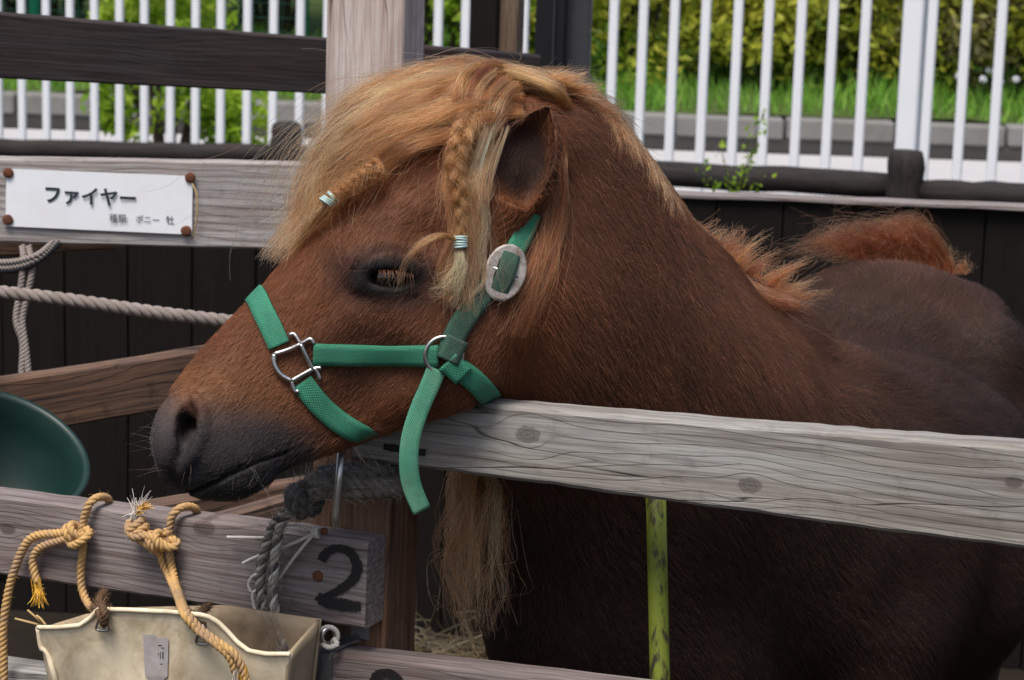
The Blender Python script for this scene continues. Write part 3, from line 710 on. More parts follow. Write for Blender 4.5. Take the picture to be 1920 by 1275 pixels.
# ------------------------------------------------------------------ shelter posts at the back
def upright(name, pxl, pxr, z, yaw, depth, htop, mat, parent, y=60, h0=-.05):
    """timber post whose front face spans two pixels at depth z; turned by yaw so that its right side shows"""
    a, b = P(pxl, y, z), P(pxr, y, z); a[2] = h0; x = np.array([math.cos(yaw), -math.sin(yaw), 0]); bk = np.array([math.sin(yaw), math.cos(yaw), 0])
    L = np.linalg.norm((b-a)[:2])/math.cos(yaw)
    v, f = boxm(np.zeros(3), Z_, bk, -x, htop-h0, depth, L, .003)
    # local frame: x up the post so that the grain runs along it
    vv = [(q[2], np.dot(q, bk), np.dot(q, x)) for q in (np.array(p) for p in v)]
    return mesh_obj(name, vv, [tuple(reversed(q)) for q in f], mat, parent, False, frame(a+x*L, Z_, bk, -x) if False else frame(a+x*L, Z_, bk, x))
# ------------------------------------------------------------------ boards
def board3(name, A, B, C, Dd, thick, into, mat, parent, ch=.003, n=22, wob=.00035):
    """plank: start edge A (top) D (bottom), end edge B (top) C (bottom); thickness runs along 'into'. Grain along local x."""
    A, B, C, Dd = map(np.asarray, (A, B, C, Dd))
    o = (A+Dd)/2; x = unit((B+C)/2-o); y = unit(into-np.dot(into, x)*x); z = np.cross(x, y)
    mi = np.array(frame(o, x, y, z).inverted())
    loc = lambda p: (mi@np.r_[p, 1])[:3]
    a, b, c, d = loc(A), loc(B), loc(C), loc(Dd); vs, fs = [], []
    for i in range(n+1):
        u = i/n; top = a+(b-a)*u; bot = d+(c-d)*u; sw = wob*2.5*math.sin(u*9+a[0]*50)
        if top[2] < bot[2]: top, bot = bot, top
        j = RNG.normal(size=4)*wob
        t2, b2 = top[2]+j[0]+sw, bot[2]+j[1]+sw*.6; xx = (top[0]+bot[0])/2; lean = (top[0]-bot[0]); y0, y1 = j[2]*.4, thick+j[3]*.4
        ch2 = ch*(1+.12*abs(RNG.normal()))
        ring = [(y0, b2+ch2), (y0, t2-ch2), (y0+ch2, t2), (y1-ch2, t2), (y1, t2-ch2), (y1, b2+ch2), (y1-ch2, b2), (y0+ch2, b2)]
        for (yy, zz) in ring: vs.append((xx+lean*((zz-bot[2])/(top[2]-bot[2]+1e-9)-.5), yy, zz))
    for i in range(n):
        for k in range(8):
            k2 = (k+1) % 8; fs.append((i*8+k, i*8+k2, (i+1)*8+k2, (i+1)*8+k))
    fs.append(tuple(range(8))[::-1]); fs.append(tuple(n*8+k for k in range(8)))
    mtx = frame(o, x, y, z)
    me_o = mesh_obj(name, vs, fs, mat, None, False, mtx)
    bm = bmesh.new(); bm.from_mesh(me_o.data); bmesh.ops.recalc_face_normals(bm, faces=bm.faces[:]); bm.to_mesh(me_o.data); bm.free()
    return attach(me_o, parent)
# front fence plane
FA = rad(25); FD = np.array([math.cos(FA), -math.sin(FA), 0]); FN = np.array([-math.sin(FA), -math.cos(FA), 0])   # FN: towards the camera
FP = P(700, 1000, 2.5)
def fp(x, y, off=0.0): return on_plane(x, y, FP+FN*off, FN)
ff = empty('pen_fence', np.array([FP[0], FP[1], 0]), 'weathered timber pen fence with painted numerals in front of the pony', 'fence')
r_up = board3('rail', fp(661, 742), fp(2700, 896), fp(2700, 1134), fp(661, 862), .038, -FN, M['rail'], ff, .0035, 60)
r_2 = board3('rail', fp(-500, 865), fp(690, 1017), fp(684, 1180), fp(-500, 1002), .040, -FN, M['rail2'], ff, .003, 46)
r_lo = board3('rail', fp(534, 1216), fp(2700, 1472), fp(2700, 1662), fp(534, 1370), .040, -FN, M['rail2'], ff, .003, 30)
r_ll = board3('rail', fp(-500, 1180), fp(530, 1321), fp(530, 1468), fp(-500, 1331), .040, -FN, M['rail'], ff, .003, 20)
# the post behind the rails: front face spans x 590..722
pa, pb = fp(585, 1000, -.0405), fp(726, 1000, -.0405)
L = np.linalg.norm(pb-pa); topz = fp(690, 822, -.0405)[2]
post = board3('post', np.array([pb[0], pb[1], -.05]), np.array([pb[0], pb[1], topz]), np.array([pa[0], pa[1], topz]), np.array([pa[0], pa[1], -.05]), .075, -FN, M['postbrown'], ff, .003, 30, .0006)
for x0_, x1_, y_ in ((2420, 2560, 880), (-460, -330, 850)):
    qa, qb = fp(x0_, 1000, -.0405), fp(x1_, 1000, -.0405); tz_ = fp((x0_+x1_)/2, y_, -.0405)[2]
    board3('post', np.array([qb[0], qb[1], -.05]), np.array([qb[0], qb[1], tz_]), np.array([qa[0], qa[1], tz_]), np.array([qa[0], qa[1], -.05]), .075, -FN, M['postbrown'], ff, .003, 30, .0006)
def nail(p, n, r, mat, parent, name='nail', h=.35):
    n = unit(n); a = unit(np.cross(n, [.3, .1, .9])); b = np.cross(n, a); vs, fs = [], []; prof = [(1.0, -.1), (1.0, h*.5), (.86, h*.9), (.5, h*1.1), (0.02, h*1.15)]
    sg = 14; j = 1+RNG.normal(size=sg)*.03
    for (q, hh) in prof:
        for k in range(sg):
            t = 2*math.pi*k/sg; vs.append(p+r*(q*j[k]*(math.cos(t)*a+math.sin(t)*b)+hh*n))
    for i in range(len(prof)-1):
        for k in range(sg): fs.append((i*sg+k, i*sg+(k+1) % sg, (i+1)*sg+(k+1) % sg, (i+1)*sg+k))
    fs.append(tuple((len(prof)-1)*sg+k for k in range(sg)))
    return mesh_obj(name, vs, fs, mat, parent, True)
nail(fp(596, 1080, .0005), FN, .0062, M['rust'], r_2, 'nail_head', .25)
# painted numerals: brush strokes as thin film on the wood
def stroke(name, pts, widths, off, mat, parent, rough=.10):
    q = catmull(np.array([(a, b, 0) for a, b in pts]), 46); t = np.gradient(q, axis=0)[:, :2]; t /= np.linalg.norm(t, axis=1)[:, None]; nn = np.c_[-t[:, 1], t[:, 0]]
    wv = np.interp(np.linspace(0, 1, 46), np.linspace(0, 1, len(widths)), widths)
    vs, fs = [], []
    for i in range(46):
        j0, j1 = 1+RNG.normal()*rough, 1+RNG.normal()*rough
        for s_, j in ((-1, j0), (-.33, 1), (.33, 1), (1, j1)):
            p = q[i, :2]+nn[i]*wv[i]*.5*s_*j; vs.append(fp(p[0], p[1], off))
    for i in range(45):
        for k in range(3): fs.append((i*4+k, i*4+k+1, i*4+k+5, i*4+k+4))
    return mesh_obj(name, vs, fs, mat, parent)
def paintmat():
    m = NT('brushed black paint', .5, .3); c = m.co('Object', False)
    a = m.ramp(m.noise(m.scale(c, (60, 60, 240)), 1.0, 4, .7), [(.30, .35), (.40, 1)])
    m.color((.013, .012, .013)); m.put(m.b.inputs['Alpha'], a); return m.m
M['paint'] = paintmat()
stroke('numeral', [(602, 1052), (612, 1036), (632, 1028), (656, 1036), (668, 1058), (664, 1082), (640, 1104), (608, 1120), (596, 1125)], [17, 16, 15, 17, 19, 18, 16, 14, 12], .0022, M['paint'], r_2)
stroke('numeral', [(594, 1117), (610, 1128), (640, 1134), (676, 1138)], [14, 24, 22, 16], .0026, M['paint'], r_2, .16)
stroke('numeral', [(719, 838), (745, 841), (770, 846), (798, 849)], [12, 14, 13, 13], .0022, M['paint'], r_up)
stroke('numeral', [(698, 1282), (708, 1266), (724, 1262), (742, 1270), (752, 1290), (745, 1310), (720, 1330)], [16, 17, 18, 17, 18, 18, 14], .0022, M['paint'], r_lo)
# knots in the rails: the grain bends round them
def knotted(o, name, kn, *args):
    mi = o.matrix_world.inverted(); q = []
    for x, y, r in kn: l = mi @ V3(fp(x, y)); q.append((l.x, l.z, r))
    o.data.materials[0] = wood(name, *args, knots=q)
knotted(r_up, 'grey weathered timber with knots', ((1406, 910, .0085), (990, 815, .0095), (1900, 905, .006)), (.35, .345, .33), (.11, .09, .08), (.25, .205, .16), .55, 34, 3.0)
knotted(r_2, 'mauve weathered timber with knots', ((15, 992, .0075), (382, 990, .0095)), (.26, .228, .225), (.08, .052, .046), (.21, .145, .11), .65, 52, 4.0)
# zinc bracket on the lower rail, with an eye
br = empty('zinc_bracket', fp(640, 1210, .01), 'bent zinc bracket with an eye bolt hooked over the lowest numbered rail', 'bracket')
def ribbon(path, wdir, width, thick, mat, name, parent, n=None):
    c = catmull(path, n) if n else np.array(path, float); t = np.gradient(c, axis=0); t /= np.linalg.norm(t, axis=1)[:, None]
    vs, fs = [], []; wd = np.broadcast_to(np.asarray(wdir, float), c.shape)
    for i in range(len(c)):
        w_ = unit(wd[i]-np.dot(wd[i], t[i])*t[i]); nn = np.cross(t[i], w_)
        for a, b in ((-.5, -.5), (.5, -.5), (.5, .5), (-.5, .5)): vs.append(c[i]+w_*width*a+nn*thick*b)
    for i in range(len(c)-1):
        for k in range(4): fs.append((i*4+k, i*4+(k+1) % 4, (i+1)*4+(k+1) % 4, (i+1)*4+k))
    fs.append((3, 2, 1, 0)); fs.append(tuple(4*(len(c)-1)+k for k in range(4))); return mesh_obj(name, vs, fs, mat, parent)
g = lambda x, y, o: fp(x, y, o)
b0 = g(607, 1290, .004); b1 = g(608, 1226, .004)
topc = board_top = g(612, 1218, .002)
ribbon([g(606, 1340, .0035), g(607, 1290, .0035), g(608, 1236, .0035), g(609, 1226, .002), g(622, 1212, -.012), g(650, 1200, -.034), g(672, 1190, -.042)], FD, .018, .003, M['zinc'], 'strap', br)
ribbon([g(676, 1196, -.041), g(678, 1150, -.041)], FD, .022, .003, M['zinc'], 'back_plate', br)
def torus(c, n, R, r, mat, name, parent, sx=1.0, a0=0, a1=2*math.pi, up=None, seg=40):
    n = unit(n); a = unit(np.cross(up if up is not None else Z_, n)); b = np.cross(n, a)
    cl = abs(a1-a0) > 6.2; k = seg if cl else seg+1
    pts = np.array([c+R*(sx*math.cos(a0+(a1-a0)*i/seg)*a+math.sin(a0+(a1-a0)*i/seg)*b) for i in range(k)])
    if cl:
        vs, fs = [], []; sg = 8
        for i in range(k):
            rd = unit(pts[i]-c)
            for j in range(sg):
                q = 2*math.pi*j/sg; vs.append(pts[i]+r*(math.cos(q)*rd+math.sin(q)*n))
        for i in range(k):
            for j in range(sg): fs.append((i*sg+j, i*sg+(j+1) % sg, ((i+1) % k)*sg+(j+1) % sg, ((i+1) % k)*sg+j))
    else: vs, fs = tube_arrays(pts, r, 8)
    return mesh_obj(name, vs, fs, mat, parent, True)
torus(g(616, 1192, .006), FD+.5*FN, .0085, .0026, M['steel'], 'eye_bolt', br, 1.0)

# ------------------------------------------------------------------ sign fence behind
SZ = 3.7; SN = unit(np.array([-math.sin(rad(4)), -math.cos(rad(4)), 0])); SP = P(300, 380, SZ)
def sp_(x, y, off=0.0): return on_plane(x, y, SP+SN*off, SN)
sf = empty('back_fence', np.array([SP[0], SP[1], 0]), 'weathered back fence with a pale square post and a dark upper board', 'fence')
r_s = board3('rail', sp_(-600, 282), sp_(660, 310), sp_(660, 472), sp_(-600, 440), .036, -SN, M['railsign'], sf, .003, 26)
up_ = upright('post', 611, 758, 3.655, rad(13), .12, 2.7, M['post'], sf, 90)
dk = board3('upper_board', P(-500, -16, 3.80), P(1010, 103, 4.35), P(1010, 196, 4.35), P(-500, 126, 3.80), .03, np.array([.05, 1, 0]), M['darkboard'], sf, .003, 30)
board3('under_beam', P(-60, 440, 3.86), P(215, 452, 3.8), P(215, 468, 3.8), P(-60, 486, 3.86), .05, np.array([0, 1., 0]), M['sideplank'], sf)
sh = empty('shelter_post', P(905, 400, 4.9)*np.array([1, 1, 0]), 'dark timber post under the shelter, its lit right side a tan strip', 'post')
upright('upright', 880, 931, 4.75, rad(14), .07, 2.9, M['wallplank'], sh); upright('lit_post_side', 931.6, 971, 4.76, rad(14), .05, 2.9, M['litside'], sh)  # tan piece is the post's lit right side, painted lighter
st = empty('steel_column', P(1050, 400, 5.4)*np.array([1, 1, 0]), 'shaded black and lit grey steel column beside the white pickets', 'post')
upright('shaded_column_front', 1003, 1059, 5.3, rad(10), .06, 3.0, M['shelterblack'], st); upright('lit_column_side', 1060, 1106, 5.32, rad(6), .06, 3.0, M['sheltergrey'], st)  # one column: shaded front and lit side coloured as separate pieces
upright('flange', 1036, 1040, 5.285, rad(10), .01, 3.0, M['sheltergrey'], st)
# name sign
sg_ = empty('name_sign', sp_(185, 437, .003), 'white name sign with black Japanese lettering and four rusty nails', 'sign')
def sgp(u, v, off=.0045):         # u, v in 0..1 over the sign plate
    tl, tr, br_, bl = (12, 316), (361, 330), (360, 440), (10, 424)
    x = (tl[0]*(1-u)+tr[0]*u)*(1-v)+(bl[0]*(1-u)+br_[0]*u)*v; y = (tl[1]*(1-u)+tr[1]*u)*(1-v)+(bl[1]*(1-u)+br_[1]*u)*v
    return sp_(x, y, off)
vs, fs = [], []
for side, off in ((0, .0045), (1, .0015)):
    for v_ in (0, 1):
        for i in range(13):
            u = i/12; vs.append(sgp(u, v_, off+.0012*math.sin(u*9)*(1 if side == 0 else .5)))
for i in range(12):
    fs += [(i, i+1, 13+i+1, 13+i), (26+i+1, 26+i, 39+i, 39+i+1), (i, 26+i, 26+i+1, i+1), (13+i+1, 39+i+1, 39+i, 13+i)]
fs += [(0, 13, 39, 26), (12, 38, 51, 25)]
mesh_obj('plate', vs, fs, M['signwhite'], sg_)
for x, y in ((15.5, 324), (357, 333), (14.5, 412), (349, 433)):
    nail(sp_(x, y, .0062), SN, .0082, M['rust'], sg_, 'nail_head', .35)
def lettering(txt, x, y, hpx, name, bold=0.0, ang=.04, squeeze=1.0, space=1.0):
    cu = bpy.data.curves.new(name, 'FONT'); cu.body = txt; cu.size = 1.0; cu.offset = bold; cu.space_character = space; cu.resolution_u = 3
    o = bpy.data.objects.new(name, cu); COL.objects.link(o); bpy.context.view_layer.update()
    dg = bpy.context.evaluated_depsgraph_get(); me = bpy.data.meshes.new_from_object(o.evaluated_get(dg))
    COL.objects.unlink(o); bpy.data.objects.remove(o)
    for v in me.vertices:
        px = x+v.co.x*hpx*squeeze; py = y-v.co.y*hpx+ang*v.co.x*hpx; q = sp_(px, py, .0066); v.co = V3(q)
    me.materials.append(M['ink']); ob = bpy.data.objects.new(name, me); COL.objects.link(ob); return attach(ob, sg_), me
_, me_t = lettering('ファイヤー', 81, 377, 36, 'lettering', .03, .05, .98, 1.0)
print('text verts', len(me_t.vertices))
lettering('種類:', 204.5, 415, 17.5, 'lettering', .004, .045, .92); lettering('ポニー', 254, 416.5, 16, 'lettering', .004, .045, .95); lettering('牡', 311, 419, 17.5, 'lettering', .004, .045, .92)
v, f = tube_arrays([sp_(359, 342, .006), sp_(368, 362, .012), sp_(370, 395, .013), sp_(366, 430, .009), sp_(361, 447, .004)], .0012, 6, 18); stw = mesh_obj('straw_stalk', v, f, M['straw'], None, True)
tag(stw, 'dry straw stalk caught under the nails at the sign\'s edge', 'straw')
# ------------------------------------------------------------------ side planks behind the front fence, on the left
sd2 = empty('partition', P(200, 900, 3.1)*np.array([1, 1, 0]), 'worn brown plank partition running back behind the green tub', 'fence')
board3('plank', P(-120, 733, 2.98), P(640, 612, 3.42), P(640, 712, 3.42), P(-120, 846, 2.98), .03, np.array([-.3, 1, 0]), M['sideplank'], sd2)
board3('plank', P(180, 962, 3.0), P(760, 868, 3.3), P(760, 970, 3.3), P(180, 1080, 3.0), .03, np.array([-.3, 1, 0]), M['sideplank'], sd2)
upright('stake', 690, 730, 3.45, rad(25), .05, .72, M['sideplank'], sd2, 900)
upright('stake', -110, -70, 2.99, rad(25), .05, 1.0, M['sideplank'], sd2, 900)
board3('plank', P(330, 992, 2.86), P(760, 866, 3.02), P(760, 950, 3.02), P(330, 1090, 2.86), .026, np.array([-.3, 1, 0]), M['sideplank'], sd2)
# ------------------------------------------------------------------ dark board wall behind the pony
W0, W1 = P(-700, 280, 4.75), P(2500, 410, 4.45)
wd = unit((W1-W0)*np.array([1, 1, 0])); wn = np.array([wd[1], -wd[0], 0]); wn = wn if wn[1] < 0 else -wn
wl = empty('board_wall', np.array([W0[0], W0[1], 0]), 'low wall of black brown upright planks with a pale cap behind the pony', 'wall')
tot = np.linalg.norm((W1-W0)[:2]); npl = 26
for i in range(npl):
    u0, u1 = i/npl, (i+1)/npl; a = W0+(W1-W0)*u0; b = W0+(W1-W0)*u1; g_ = .0012; j = RNG.normal()*.004
    a2, b2 = a+wd*g_-wn*j, b-wd*g_-wn*j; tz = min(a[2], b[2])-.008
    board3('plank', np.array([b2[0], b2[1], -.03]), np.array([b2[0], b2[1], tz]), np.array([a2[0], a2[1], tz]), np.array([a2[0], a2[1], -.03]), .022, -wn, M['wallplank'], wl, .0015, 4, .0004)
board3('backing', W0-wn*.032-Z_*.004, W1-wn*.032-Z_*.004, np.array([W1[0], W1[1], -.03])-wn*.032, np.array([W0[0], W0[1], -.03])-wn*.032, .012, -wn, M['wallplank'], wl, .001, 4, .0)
board3('cap', W0+wn*.014, W1+wn*.014, W1+wn*.014-Z_*.009, W0+wn*.014-Z_*.009, .05, -wn, M['walltop'], wl, .002, 40, .0008)
# lime green pole behind the rail
t = P(1229, 900, 2.47); b = P(1238, 1300, 2.45); dn = unit(b-t); q = b+dn*(b[2]/-dn[2])
v, f = tube_arrays([t, (t+b)/2, b, (b+q)/2, q], .0105, 16); tag(mesh_obj('mossy_pole', v, f, M['limepole'], None, True), 'yellow green mossy pole standing behind the grey rail by the chest', 'pole')
# ------------------------------------------------------------------ the pony
pony = empty('pony', bodyp(.25, 0, 0), 'chestnut pony with flaxen braided forelock leaning its head over the fence', 'pony')
def sstep(a, b, x): t = np.clip((x-a)/(b-a), 0, 1); return t*t*(3-2*t)
def blendc(c, col, k): return c*(1-k[:, None])+np.array(col)[None]*k[:, None]
def wob3(p, s, seed=0):
    return (np.sin(p[:, 0]*s+seed)*np.cos(p[:, 1]*s*1.13+seed*2.1)+np.sin(p[:, 2]*s*.9+1.7*seed+p[:, 0]*s*.5))*.5
def coat_color(p):
    """the coat's colours with some shade painted in: red chestnut head, liver body, slate muzzle and eyelids"""
    x, y, w_ = toH(p); n = len(p)
    c = np.tile(np.array([.205, .070, .027]), (n, 1))
    c = blendc(c, (.145, .055, .026), sstep(.0, .6, wob3(p, 26, 1)*.5+.3)*.5)
    nb = sstep(930, 1120, x+wob3(p, 18, 3)*30)                              # neck
    c = blendc(c, (.118, .046, .023), nb)
    c = blendc(c, (.15, .058, .026), nb*sstep(.1, .8, wob3(p*np.array([1, 1, .35]), 22, 5)))
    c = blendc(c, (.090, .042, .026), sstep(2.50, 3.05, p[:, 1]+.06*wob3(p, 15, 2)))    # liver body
    c = blendc(c, (.036, .019, .014), sstep(.98, .80, p[:, 2])*sstep(900, 1000, x))                        # darker chest and legs, with shade below the rail painted in
    stk = .5+.5*np.sin(p@(Uh*.8+Vh*.35)*95+wob3(p, 12, 6)*3.5); c = blendc(c, (.045, .022, .016), nb*sstep(.55, 1, stk)*.55*sstep(.2, .7, .5+.5*wob3(p, 9, 8)))  # dark neck stripes, with muscle shading painted in
    inhead = sstep(1000, 900, x)
    c = blendc(c, (.30, .125, .05), inhead*sstep(620, 470, x)*sstep(640, 720, y)*sstep(830, 740, y)*.7)      # golden bridge of the nose
    c = blendc(c, (.095, .046, .030), inhead*sstep(150, 40, np.hypot((x-690)*.8, (y-660)))*.5)
    mz = sstep(-40, 60, (y-(748+.10*(x-330)+np.maximum(x-520, 0)*.55))+wob3(p, 70, 4)*16)*sstep(660, 560, x)
    c = blendc(c, (.060, .050, .050), mz)
    c = blendc(c, (.022, .020, .022), sstep(820, 890, y-.30*(x-420)*(x < 420)+0*x)*sstep(600, 540, x)*sstep(.2, .9, mz))
    c = blendc(c, (.105, .085, .085), sstep(352, 300, x)*sstep(690, 740, y)*sstep(900, 840, y)*.7)           # bare nose skin
    ed = np.hypot((x-708)/1.75, (y-520)); c = blendc(c, (.06, .033, .028), sstep(80, 40, ed+wob3(p, 60, 7)*8)*(w_ > 40)*.7)
    c = blendc(c, (.012, .010, .010), sstep(46, 30, ed+wob3(p, 80, 5)*4)*(w_ > 40))
    nd = np.hypot((x-347)/1.0, (y-792)/2.2); c = blendc(c, (.012, .010, .011), sstep(16, 9, nd)*(w_ > 20))  # darkness inside the nostril put into the colour
    ei = sstep(72, 36, np.hypot(x-958, (y-300)*.75))*(w_ > 90); c = blendc(c, (.028, .014, .010), ei*.92)
    return np.clip(c*.74, .004, 1)
def set_tone(me, cols, dom='POINT'):
    at = me.attributes.new('tone', 'FLOAT_COLOR', dom); at.data.foreach_set('color', np.c_[cols, np.ones(len(cols))].astype(np.float32).ravel())
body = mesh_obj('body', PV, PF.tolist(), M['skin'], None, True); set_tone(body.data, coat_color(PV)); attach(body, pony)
# eyes
def ball(c, r, mat, name, parent, sq=(1, 1, 1), seg=24):
    vs, fs = [], []
    for i in range(seg//2+1):
        for k in range(seg):
            t, q = math.pi*i/(seg//2), 2*math.pi*k/seg; vs.append(c+r*(math.sin(t)*math.cos(q)*sq[0]*Uh+math.sin(t)*math.sin(q)*sq[2]*Wh+math.cos(t)*sq[1]*Vh))
    for i in range(seg//2):
        for k in range(seg): fs.append((i*seg+k, i*seg+(k+1) % seg, (i+1)*seg+(k+1) % seg, (i+1)*seg+k))
    return mesh_obj(name, vs, fs, mat, parent, True)
for s_ in (1, -1): ball(H(710, 520, s_*108), 38/PP, M['eye'], 'eye', pony)

# ---- hair curves
def hair_obj(name, pts, cols, rad_root, rad_tip, mat, parent, kind=None):
    """pts (N, n, 3)"""
    N, n, _ = pts.shape; hc = bpy.data.hair_curves.new(name); hc.add_curves([n]*N)
    hc.position_data.foreach_set('vector', pts.astype(np.float32).ravel())
    prof = np.linspace(0, 1, n); rr = (rad_root+(rad_tip-rad_root)*prof)[None]*np.ones((N, 1))*RNG.uniform(.75, 1.2, (N, 1))
    a = hc.attributes.get('radius') or hc.attributes.new('radius', 'FLOAT', 'POINT'); a.data.foreach_set('value', rr.astype(np.float32).ravel())
    set_tone(hc, cols, 'CURVE'); hc.materials.append(mat)
    o = bpy.data.objects.new(name, hc); COL.objects.link(o)
    if kind: o['kind'] = kind
    return attach(o, parent)
def push_out(pts, lift, it=2):
    sh_ = pts.shape; q = pts.reshape(-1, 3).copy(); lf = np.broadcast_to(lift, sh_[:2]).reshape(-1)
    for _ in range(it):
        d = sdf(q); m = d < lf
        if not m.any(): break
        g = gnorm(q[m]); q[m] += g*(lf[m]-d[m])[:, None]*.9
    return q.reshape(sh_)
# short coat: roots over the faces that look towards the front side
tri = np.vstack([PF[:, [0, 1, 2]], PF[:, [0, 2, 3]]]); A, B, C_ = PV[tri[:, 0]], PV[tri[:, 1]], PV[tri[:, 2]]
cr = np.cross(B-A, C_-A); ar = np.linalg.norm(cr, axis=1)/2; nn = cr/(2*ar[:, None]+1e-12)
cen = (A+B+C_)/3; vd = CAM-cen; vd /= np.linalg.norm(vd, axis=1)[:, None]
keep = ((nn*vd).sum(1) > -.35) & (cen[:, 2] > .35)
hx, hy, hw_ = toH(cen)
dens = np.where(hx < 1000, 1.6, 1.0)*keep
NC = 210000
pick_ = RNG.choice(len(tri), NC, p=ar*dens/(ar*dens).sum()); u = RNG.uniform(size=NC); v = RNG.uniform(size=NC); fl = u+v > 1; u[fl], v[fl] = 1-u[fl], 1-v[fl]
root = A[pick_]+u[:, None]*(B-A)[pick_]+v[:, None]*(C_-A)[pick_]; rn = nn[pick_]
if (rn*(CAM-root)).sum(1).mean() < 0: rn = -rn
x, y, w_ = toH(root)
fhead = (AX[0]*Uh-AX[1]*Vh); fneck = unit(.75*Uh-.9*Vh-.1*Wh); fbody = unit(.75*BACK-.75*Z_)
kb = sstep(900, 1010, x)[:, None]; kc = sstep(2.6, 2.85, root[:, 1])[:, None]
fl_ = fhead*(1-kb)+fneck*kb; fl_ = fl_*(1-kc)+fbody*kc
fl_ = fl_+np.stack([wob3(root, 14, k) for k in (1, 2, 3)], 1)*.35+RNG.normal(size=(NC, 3))*.13
fl_ -= (fl_*rn).sum(1)[:, None]*rn; fl_ /= np.linalg.norm(fl_, axis=1)[:, None]+1e-9
ln = np.where(x < 1000, .0065, .014+.008*kc[:, 0])*RNG.uniform(.7, 1.3, NC)
ln = ln*np.where((x < 600) & (y > 760), .55, 1.0); ln = np.where(np.hypot((x-708)/1.7, y-520) < 30, .001, ln); ln = np.where((x < 380) & (y > 735), .0022, ln)
ln = ln*np.where((x > 430) & (x < 760) & (y > 790) & (y < 900) & (rn@Vh < -.35), 2.2, 1.0)
lay = np.where(x < 1000, .30, .34)
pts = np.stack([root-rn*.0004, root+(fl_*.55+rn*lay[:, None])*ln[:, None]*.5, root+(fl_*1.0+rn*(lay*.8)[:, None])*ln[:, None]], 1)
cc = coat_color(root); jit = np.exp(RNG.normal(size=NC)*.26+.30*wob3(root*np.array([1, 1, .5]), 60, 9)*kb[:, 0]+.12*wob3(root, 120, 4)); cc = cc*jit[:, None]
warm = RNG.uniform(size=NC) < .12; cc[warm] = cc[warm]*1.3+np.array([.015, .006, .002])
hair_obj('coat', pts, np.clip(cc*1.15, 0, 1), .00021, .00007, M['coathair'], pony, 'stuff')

# long hair: locks drawn as paths in head units (x, y, w)
FLAX = np.array([.70, .378, .205]); GOLD = np.array([.585, .248, .112]); AUB = np.array([.385, .138, .058]); PALE = np.array([.76, .50, .325]); DARKR = np.array([.11, .045, .022])
def lock(path, n, r0, r1, mixc, frizz=4.0, npts=16, lenj=(.75, 1.05), wave=0.0, clump=.5, fly=.06, world=False, unitm=None):
    """strands that follow one path; radii in head units"""
    c = catmull(path, npts) if not world else catmull(path, npts)
    t = np.gradient(c, axis=0); t /= np.linalg.norm(t, axis=1)[:, None]+1e-9
    Nn = np.cross(t, [0.1, .2, 1.0]); Nn /= np.linalg.norm(Nn, axis=1)[:, None]+1e-9; Bb = np.cross(t, Nn)
    prof = np.linspace(0, 1, npts); rr = (r0+(r1-r0)*prof)*np.interp(prof, [0, .22, 1], [.55, 1, 1])
    a = RNG.uniform(0, 2*math.pi, n); q = np.sqrt(RNG.uniform(0, 1, n)); ex = 1-clump*RNG.uniform(size=n)
    off = (q*ex)[:, None]*rr[None]
    ph, ph2 = RNG.uniform(0, 6.28, (n, 1)), RNG.uniform(0, 6.28, (n, 1)); fr = RNG.uniform(1.2, 3.4, (n, 1)); am = frizz*np.abs(RNG.normal(size=(n, 1)))
    w1 = am*np.sin(prof[None]*fr*6.28+ph)*prof[None]**.7; w2 = am*np.sin(prof[None]*fr*5.1+ph2)*prof[None]**.7
    flym = (RNG.uniform(size=(n, 1)) < fly)*RNG.normal(size=(n, 1))*frizz*7; w1 = w1+flym*prof[None]**1.8; w2 = w2+(flym*.6)*prof[None]**1.8*np.sign(RNG.normal(size=(n, 1)))
    tw = a[:, None]+wave*prof[None]*6.28
    pts = c[None]+(np.cos(tw)*off+w1)[..., None]*Nn[None]+(np.sin(tw)*off+w2)[..., None]*Bb[None]
    kf = RNG.uniform(7, 15, (n, 1)); kp_ = RNG.uniform(0, 6.28, (n, 1)); ka = frizz*.22*np.abs(RNG.normal(size=(n, 1))); kk_ = ka*np.sin(prof[None]*kf*6.28/2+kp_); pts = pts+kk_[..., None]*Nn[None]
    # random lengths: re-sample each strand to its own end
    le = RNG.uniform(lenj[0], lenj[1], n); le = np.minimum(le, 1.0); st = RNG.uniform(0, .10, n)[:, None]; pos = (st+(le[:, None]-st)*prof[None])*(npts-1); i0 = np.clip(pos.astype(int), 0, npts-2); f = (pos-i0)[..., None]
    ar_ = np.arange(n)[:, None]; pts = pts[ar_, i0]*(1-f)+pts[ar_, i0+1]*f
    k = RNG.dirichlet(np.array([m for _, m in mixc])*3.0, n); col = sum(k[:, i:i+1]*mixc[i][0][None] for i in range(len(mixc))); col = col*np.exp(RNG.normal(size=(n, 1))*.30)*math.exp(RNG.normal()*.32)
    return pts, col
def to_world(pts):
    return OH+((pts[..., 0:1]-650)*Uh-(pts[..., 1:2]-560)*Vh+pts[..., 2:3]*Wh)/PP
def hair_group(name, locks, lift=(.001, .008), rr=(.00019, .00008), parent=None, world=False, collide=True):
    pts = np.concatenate([l[0] for l in locks]); col = np.concatenate([l[1] for l in locks])
    pw_ = pts if world else to_world(pts)
    if collide:
        lf = RNG.uniform(lift[0], lift[1], (len(pw_), 1))*np.linspace(.2, 1, pw_.shape[1])[None]; lf[:, 0] = -.010; lf[:, 1] = np.minimum(lf[:, 1], .0005); pw_ = push_out(pw_, lf)
    return hair_obj(name, pw_, np.clip(col, 0, 1), rr[0], rr[1], M['hair'], parent or pony)
def nw(x, y, lift=6):
    return toH(surf_at(x, y))[2]+lift
